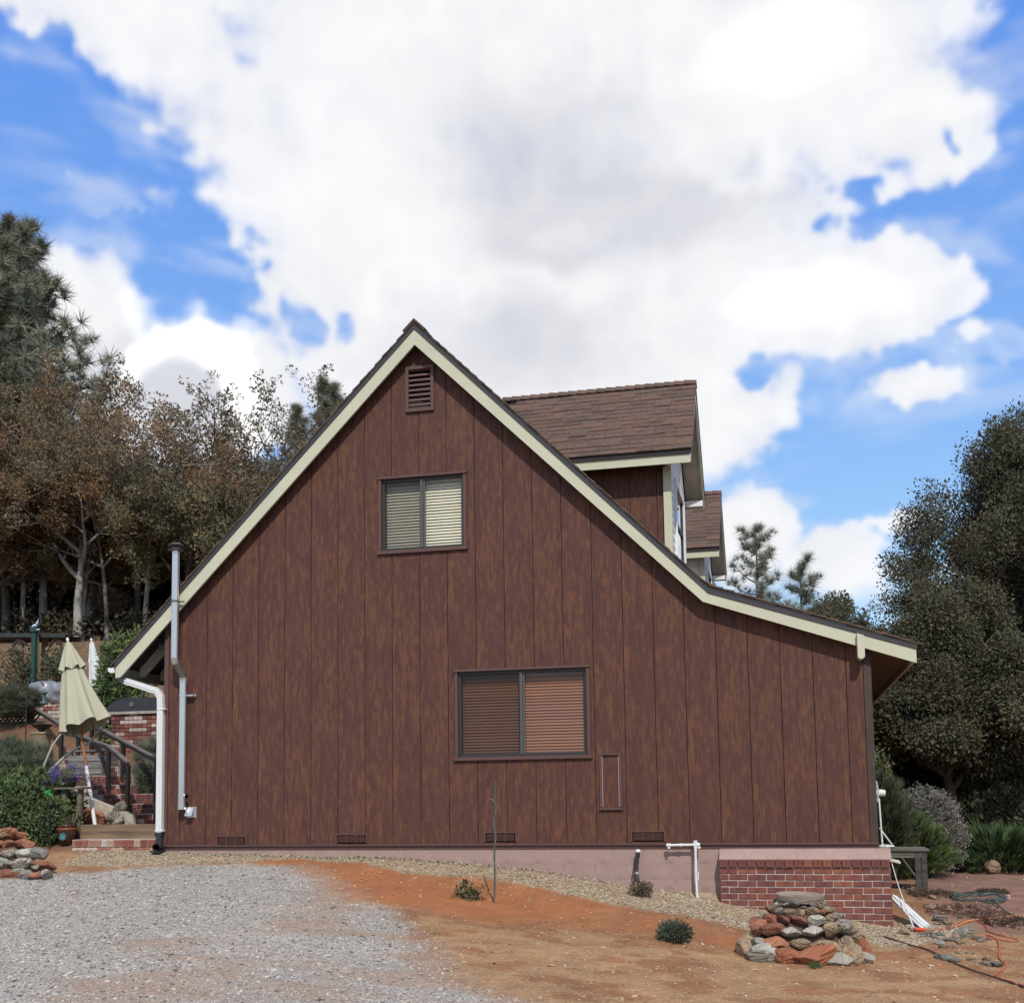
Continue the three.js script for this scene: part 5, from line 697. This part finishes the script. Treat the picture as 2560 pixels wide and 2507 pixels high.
function pine(name, label, x, z, h, o) {
  const { seed, colors, spread = .22, tuft = pineTuft, from = .2, group, lean = 0, top = 0, count = 46, per = 4, scale = 1 } = o; const r = rng(seed), y = groundY(x, z) - .15, t = thing(name, label, 'tree', [x, y, z], group), T = [], L = [];
  const trunk = []; for (let i = 0; i <= 12; i++) trunk.push(V(lean * h * i / 12 + Math.sin(i * .7 + seed) * .06 * h * .1, h * i / 12, Math.cos(i * .6 + seed) * .05 * h * .1)); T.push(tube(trunk, trunk.map((_, i) => h * .016 * (1 - i / 13)), 8, false));
  for (let k = 0; k < count; k++) { const f = mix(from, .99, k / count), i = f * 12, i0 = Math.floor(i), b = trunk[i0].clone().lerp(trunk[Math.min(12, i0 + 1)], i - i0), a = k * 2.4 + r(), len = h * spread * (top ? 1 - Math.abs(f - .6) * .9 : Math.pow(1 - f, .7) + .12) * (.6 + r() * .7), pts = []; for (let s = 0; s <= 5; s++) pts.push(V(b.x + Math.cos(a) * len * s / 5, b.y + len * (.12 * s / 5 + .5 * Math.pow(s / 5, 2) * .9), b.z + Math.sin(a) * len * s / 5)); T.push(tube(pts, [.05, .042, .034, .026, .018, .008].map((q) => q * h / 14), 4, false)); for (let s = 1; s <= 5; s++) for (let j = 0; j < per; j++) L.push({ p: pts[s].clone().add(V(r() - .5, r() - .5, r() - .5).multiplyScalar(len * .32)), s: scale * (.6 + r() * .7), e: [r() * 1.2 - .6, r() * 6.28, r() * 1.2 - .6], c: vary(colors[Math.floor(r() * colors.length)], r, .35) }); }
  part(t, 'trunk', T, barks.brown); t.add(instanced('crown', tuft, plainLeaf, L)); return t;
}
const rust = [[.2, .125, .06], [.175, .12, .06], [.225, .13, .055]], olive = [[.18, .155, .072], [.15, .14, .066], [.205, .165, .075]], umber = [[.17, .132, .08], [.195, .145, .08], [.14, .115, .07]], blueGreen = [[.195, .205, .145], [.245, .25, .185], [.155, .165, .115]], live = [[.085, .08, .035], [.068, .068, .03], [.105, .093, .041]], deep = live, mossy = live;
const hill = 'trees on the hillside';
pine('grey_pine', 'tall wispy grey green pine above the hillside oaks', -27.2, -31, 19.9, { seed: 1, colors: blueGreen, spread: .27, count: 120, per: 9, from: .12, scale: 1.5, tuft: pineTuft2 });
oak('autumn_oak', 'rust brown oak in front of the tall grey pine', -23.0, -26.5, 10.6, { seed: 11, colors: rust, bk: 'grey', per: 2, group: hill, first: .4 });
oak('autumn_oak', 'dense olive brown oak at the edge of the hillside wood', -25.4, -25, 10.2, { seed: 12, colors: olive, bk: 'grey', per: 2, group: hill, first: .4 });
oak('autumn_oak', 'slender oak with grey forked trunk and bare twigs', -20.6, -25.5, 10.0, { seed: 13, colors: olive, bk: 'grey', per: 1, group: hill, clump: sparseLeaf, r0: .02, first: .4 });
oak('autumn_oak', 'oak with pale straight trunk and rust leaves above the pergola', -18.2, -24.4, 7.6, { seed: 14, colors: rust, bk: 'pale', per: 2, group: hill, r0: .026, first: .5 });
oak('autumn_oak', 'open crowned brown oak letting the cloud show through', -17.5, -27.5, 9.6, { seed: 15, colors: umber, bk: 'grey', per: 1, group: hill, clump: sparseLeaf, first: .4 });
oak('autumn_oak', 'twiggy umber oak standing between the pale trunk and the flue', -15.4, -26.5, 9.0, { seed: 16, colors: umber, bk: 'dark', per: 1, group: hill, clump: sparseLeaf, first: .4 });
oak('autumn_oak', 'crooked brown oak rising behind the sloping roof', -12.9, -28.5, 10.6, { seed: 17, colors: umber, bk: 'dark', per: 1, group: hill, clump: sparseLeaf, first: .4 });
oak('autumn_oak', 'golden brown oak with crooked limbs behind the flue cap', -13.8, -25.0, 7.6, { seed: 28, colors: olive, bk: 'dark', per: 1, group: hill, first: .3, clump: sparseLeaf });
oak('autumn_oak', 'grey trunked oak with leaves only near its top', -21.9, -24.2, 8.2, { seed: 19, colors: olive, bk: 'grey', per: 1, group: hill, first: .55, clump: sparseLeaf, r0: .024 });
oak('autumn_oak', 'brown oak deep in the hillside wood', -22.8, -31, 8.6, { seed: 20, colors: umber, bk: 'dark', per: 2, group: hill, first: .2 });
oak('autumn_oak', 'brown oak massed behind the open crowned oaks', -18.6, -32, 6.8, { seed: 21, colors: olive, bk: 'dark', per: 2, group: hill, first: .2 });
oak('autumn_oak', 'olive oak half hidden by the gable roof', -15.0, -33, 6.8, { seed: 22, colors: olive, bk: 'dark', per: 2, group: hill, first: .2 });
oak('autumn_oak', 'rust oak showing just above the long roof slope', -11.2, -31, 8.2, { seed: 23, colors: rust, bk: 'dark', per: 2, group: hill });
oak('autumn_oak', 'leaning pale barked oak above the terrace', -19.6, -27, 8.4, { seed: 24, colors: rust, bk: 'pale', per: 1, group: hill, first: .55, clump: sparseLeaf, lean: [.18, 0], r0: .02 });
oak('autumn_oak', 'thick grey trunked oak just behind the green post', -22.7, -25.0, 8.8, { seed: 25, colors: umber, bk: 'grey', per: 1, group: hill, first: .5, clump: sparseLeaf, r0: .03 });
[[-24.0, -24.6, 8.6], [-21.2, -25.2, 9.4], [-19.0, -25.8, 8.8], [-17.2, -24.8, 8.0], [-16.0, -25.4, 8.8]].forEach(([x, z, h], i) => oak('slender_oak', ['slim grey barked oak under the tall grey pine', 'slim upright oak beside the forked trunk', 'slim upright oak behind the white umbrella', 'slim crooked oak showing beside the flue cap', 'slim bare limbed oak just behind the flue cap'][i], x, z, h, { seed: 60 + i, colors: i % 2 ? umber : rust, bk: i % 2 ? 'grey' : 'pale', per: 1, group: hill, first: .55, clump: sparseLeaf, r0: .013, kids: [5, 3, 3, 2], lean: [(i - 2) * .05, 0], trunkLen: .62 }));
pine('ridge_pine', 'pair topped grey pine just beside the gable roof', -13.4, -38, 12.2, { seed: 2, colors: blueGreen, spread: .15, count: 46, per: 5, from: .3, scale: 1.3 });
pine('ridge_pine', 'thin grey pine next to the gable roof', -15.2, -38.5, 11.2, { seed: 3, colors: blueGreen, spread: .12, count: 36, per: 4, from: .35, scale: 1.2 });
pine('ridge_pine', 'small dull green pine between the oaks and the roof', -13.4, -27.2, 7.4, { seed: 4, colors: [[.16, .17, .09], [.19, .19, .1]], spread: .14, count: 44, per: 5, from: .1 });
pine('garden_pine', 'pale needled pine branch reaching in above the pergola', -23.6, -21.5, 8.5, { seed: 5, colors: blueGreen, spread: .26, count: 30, per: 3, from: .3 });
// undergrowth across the slope
{
  const r = rng(400), L = []; for (let i = 0; i < 5200; i++) { const x = mix(-30, -7, r()), z = mix(-40, -24.5 + 3 * (fbm(i * .13, 4, 2) - .5), r()); if (fbm(x * .45 + 3, z * .45, 3) < .44 && z > -31) continue; const y = bumpy(x, z), h = Math.pow(r(), 1.4) * (.8 + 3.2 * smooth(-26, -33, z)) * (.5 + fbm(x * .5, z * .5, 2)); L.push({ p: V(x, y + h, z), s: 1.1 + r() * .8, e: [r() * 6, r() * 6, r() * 6], c: vary([[.05, .042, .024], [.04, .04, .02], [.075, .05, .025]][Math.floor(r() * 3)], r, .35) }); }
  const u = instanced('undergrowth', oakLeaf2, plainLeaf, L); u.userData.label = 'tangled brown undergrowth between the hillside trunks'; u.userData.category = 'undergrowth'; scene.add(u);
  const G2 = []; for (let i = 0; i < 2600; i++) { const x = mix(-24, -6, r()), z = mix(-23, -9.5, r()); if (fbm(x * .6, z * .6, 3) < .42) continue; G2.push({ p: V(x, bumpy(x, z), z), s: .5 + r() * .5, e: [r() * .4 - .2, r() * 6, r() * .4 - .2], c: vary([.26, .19, .1], r, .3) }); }
  const g = instanced('dry_grass', needleClump(16, .3, .012, 9, .9), plainLeaf, G2); g.userData.label = 'dry tan grass on the slope above the pergola'; g.userData.category = 'grass'; scene.add(g);
}
const yardTrees = 'trees beyond the yard';
oak('live_oak', 'huge live oak towering over the yard', 14.7, -14, 10.4, { seed: 31, colors: mossy, bk: 'dark', clump: liveLeaf, per: 2, group: yardTrees, crown: [[.1, 8.0, 0, 1.9, 3.0, 1.9, 2400, 24], [.3, 5.0, .4, 1.9, 2.8, 2.0, 2600, 26], [1.2, 5.2, .3, 2.4, 3.4, 2.0, 1700, 18], [-.4, 2.2, .5, 2.2, 1.8, 1.8, 1700, 18]] });
oak('live_oak', 'small live oak with leaning trunk behind the juniper', 11.9, -9.4, 5.0, { seed: 32, colors: deep, bk: 'brown', clump: liveLeaf, per: 2, r0: .03, lean: [-.12, 0], group: yardTrees, trunkLen: .5, first: .6, crown: [[.2, 4.0, -.2, 1.6, 1.4, 1.3, 1400, 14], [.9, 2.9, .2, 1.6, 1.2, 1.2, 1300, 14], [-.3, 2.9, .6, 1.2, .9, .9, 900, 10]] });
oak('live_oak', 'live oak filling the gap behind the porch eave', 11.7, -17, 5.6, { seed: 33, colors: deep, bk: 'dark', clump: liveLeaf, per: 2, group: yardTrees, crown: [[.6, 3.5, 0, 1.8, 1.9, 1.9, 1900, 20], [.6, 2.4, .2, 2.2, 2.0, 1.8, 1500, 14]] });
oak('live_oak', 'broad brown green oak showing over the porch roof', 10.4, -28, 8.2, { seed: 34, colors: mossy, bk: 'dark', clump: oakLeaf, per: 3, group: yardTrees, crown: [[0, 6.0, 0, 2.2, 2.0, 2, 900, 12]] });
oak('live_oak', 'mossy oak between the porch roof and the huge oak', 12.8, -23, 6.6, { seed: 35, colors: mossy, bk: 'dark', clump: oakLeaf, per: 3, group: yardTrees, crown: [[.4, 4.6, 0, 1.9, 1.9, 2, 1300, 16]] });
oak('live_oak', 'brown oak low above the porch roof slope', 8.3, -30, 7.2, { seed: 36, colors: rust, bk: 'dark', clump: sparseLeaf, per: 3, group: yardTrees });
oak('live_oak', 'wide oak closing the view behind the yard', 15.0, -20, 8.0, { seed: 37, colors: deep, bk: 'dark', clump: oakLeaf2, per: 2, group: yardTrees, crown: [[-1.2, 2.4, 0, 3.2, 2.6, 2, 1700, 16], [1, 4.6, 0, 3, 3, 2, 1300, 14]] });
oak('live_oak', 'low live oak standing beyond the toy truck', 12.8, -12.5, 4.4, { seed: 38, colors: deep, bk: 'dark', clump: liveLeaf, per: 2, group: yardTrees, crown: [[0, 2.2, 0, 1.7, 1.9, 1.4, 1800, 16]] });
pine('digger_pine', 'grey pine with forked open crown behind the second dormer', 7.5, -36, 11.4, { seed: 7, colors: [[.25, .27, .21], [.2, .225, .16]], spread: .2, count: 24, per: 3, from: .45, scale: 1.25 });
pine('digger_pine', 'leaning grey pine with tufted branches over the porch roof', 8.9, -37, 11.0, { seed: 8, colors: [[.25, .27, .21], [.2, .225, .16]], spread: .19, count: 22, per: 3, from: .45, scale: 1.25, lean: .05 });
console.log('trees done');
renderer.render(scene, camera);
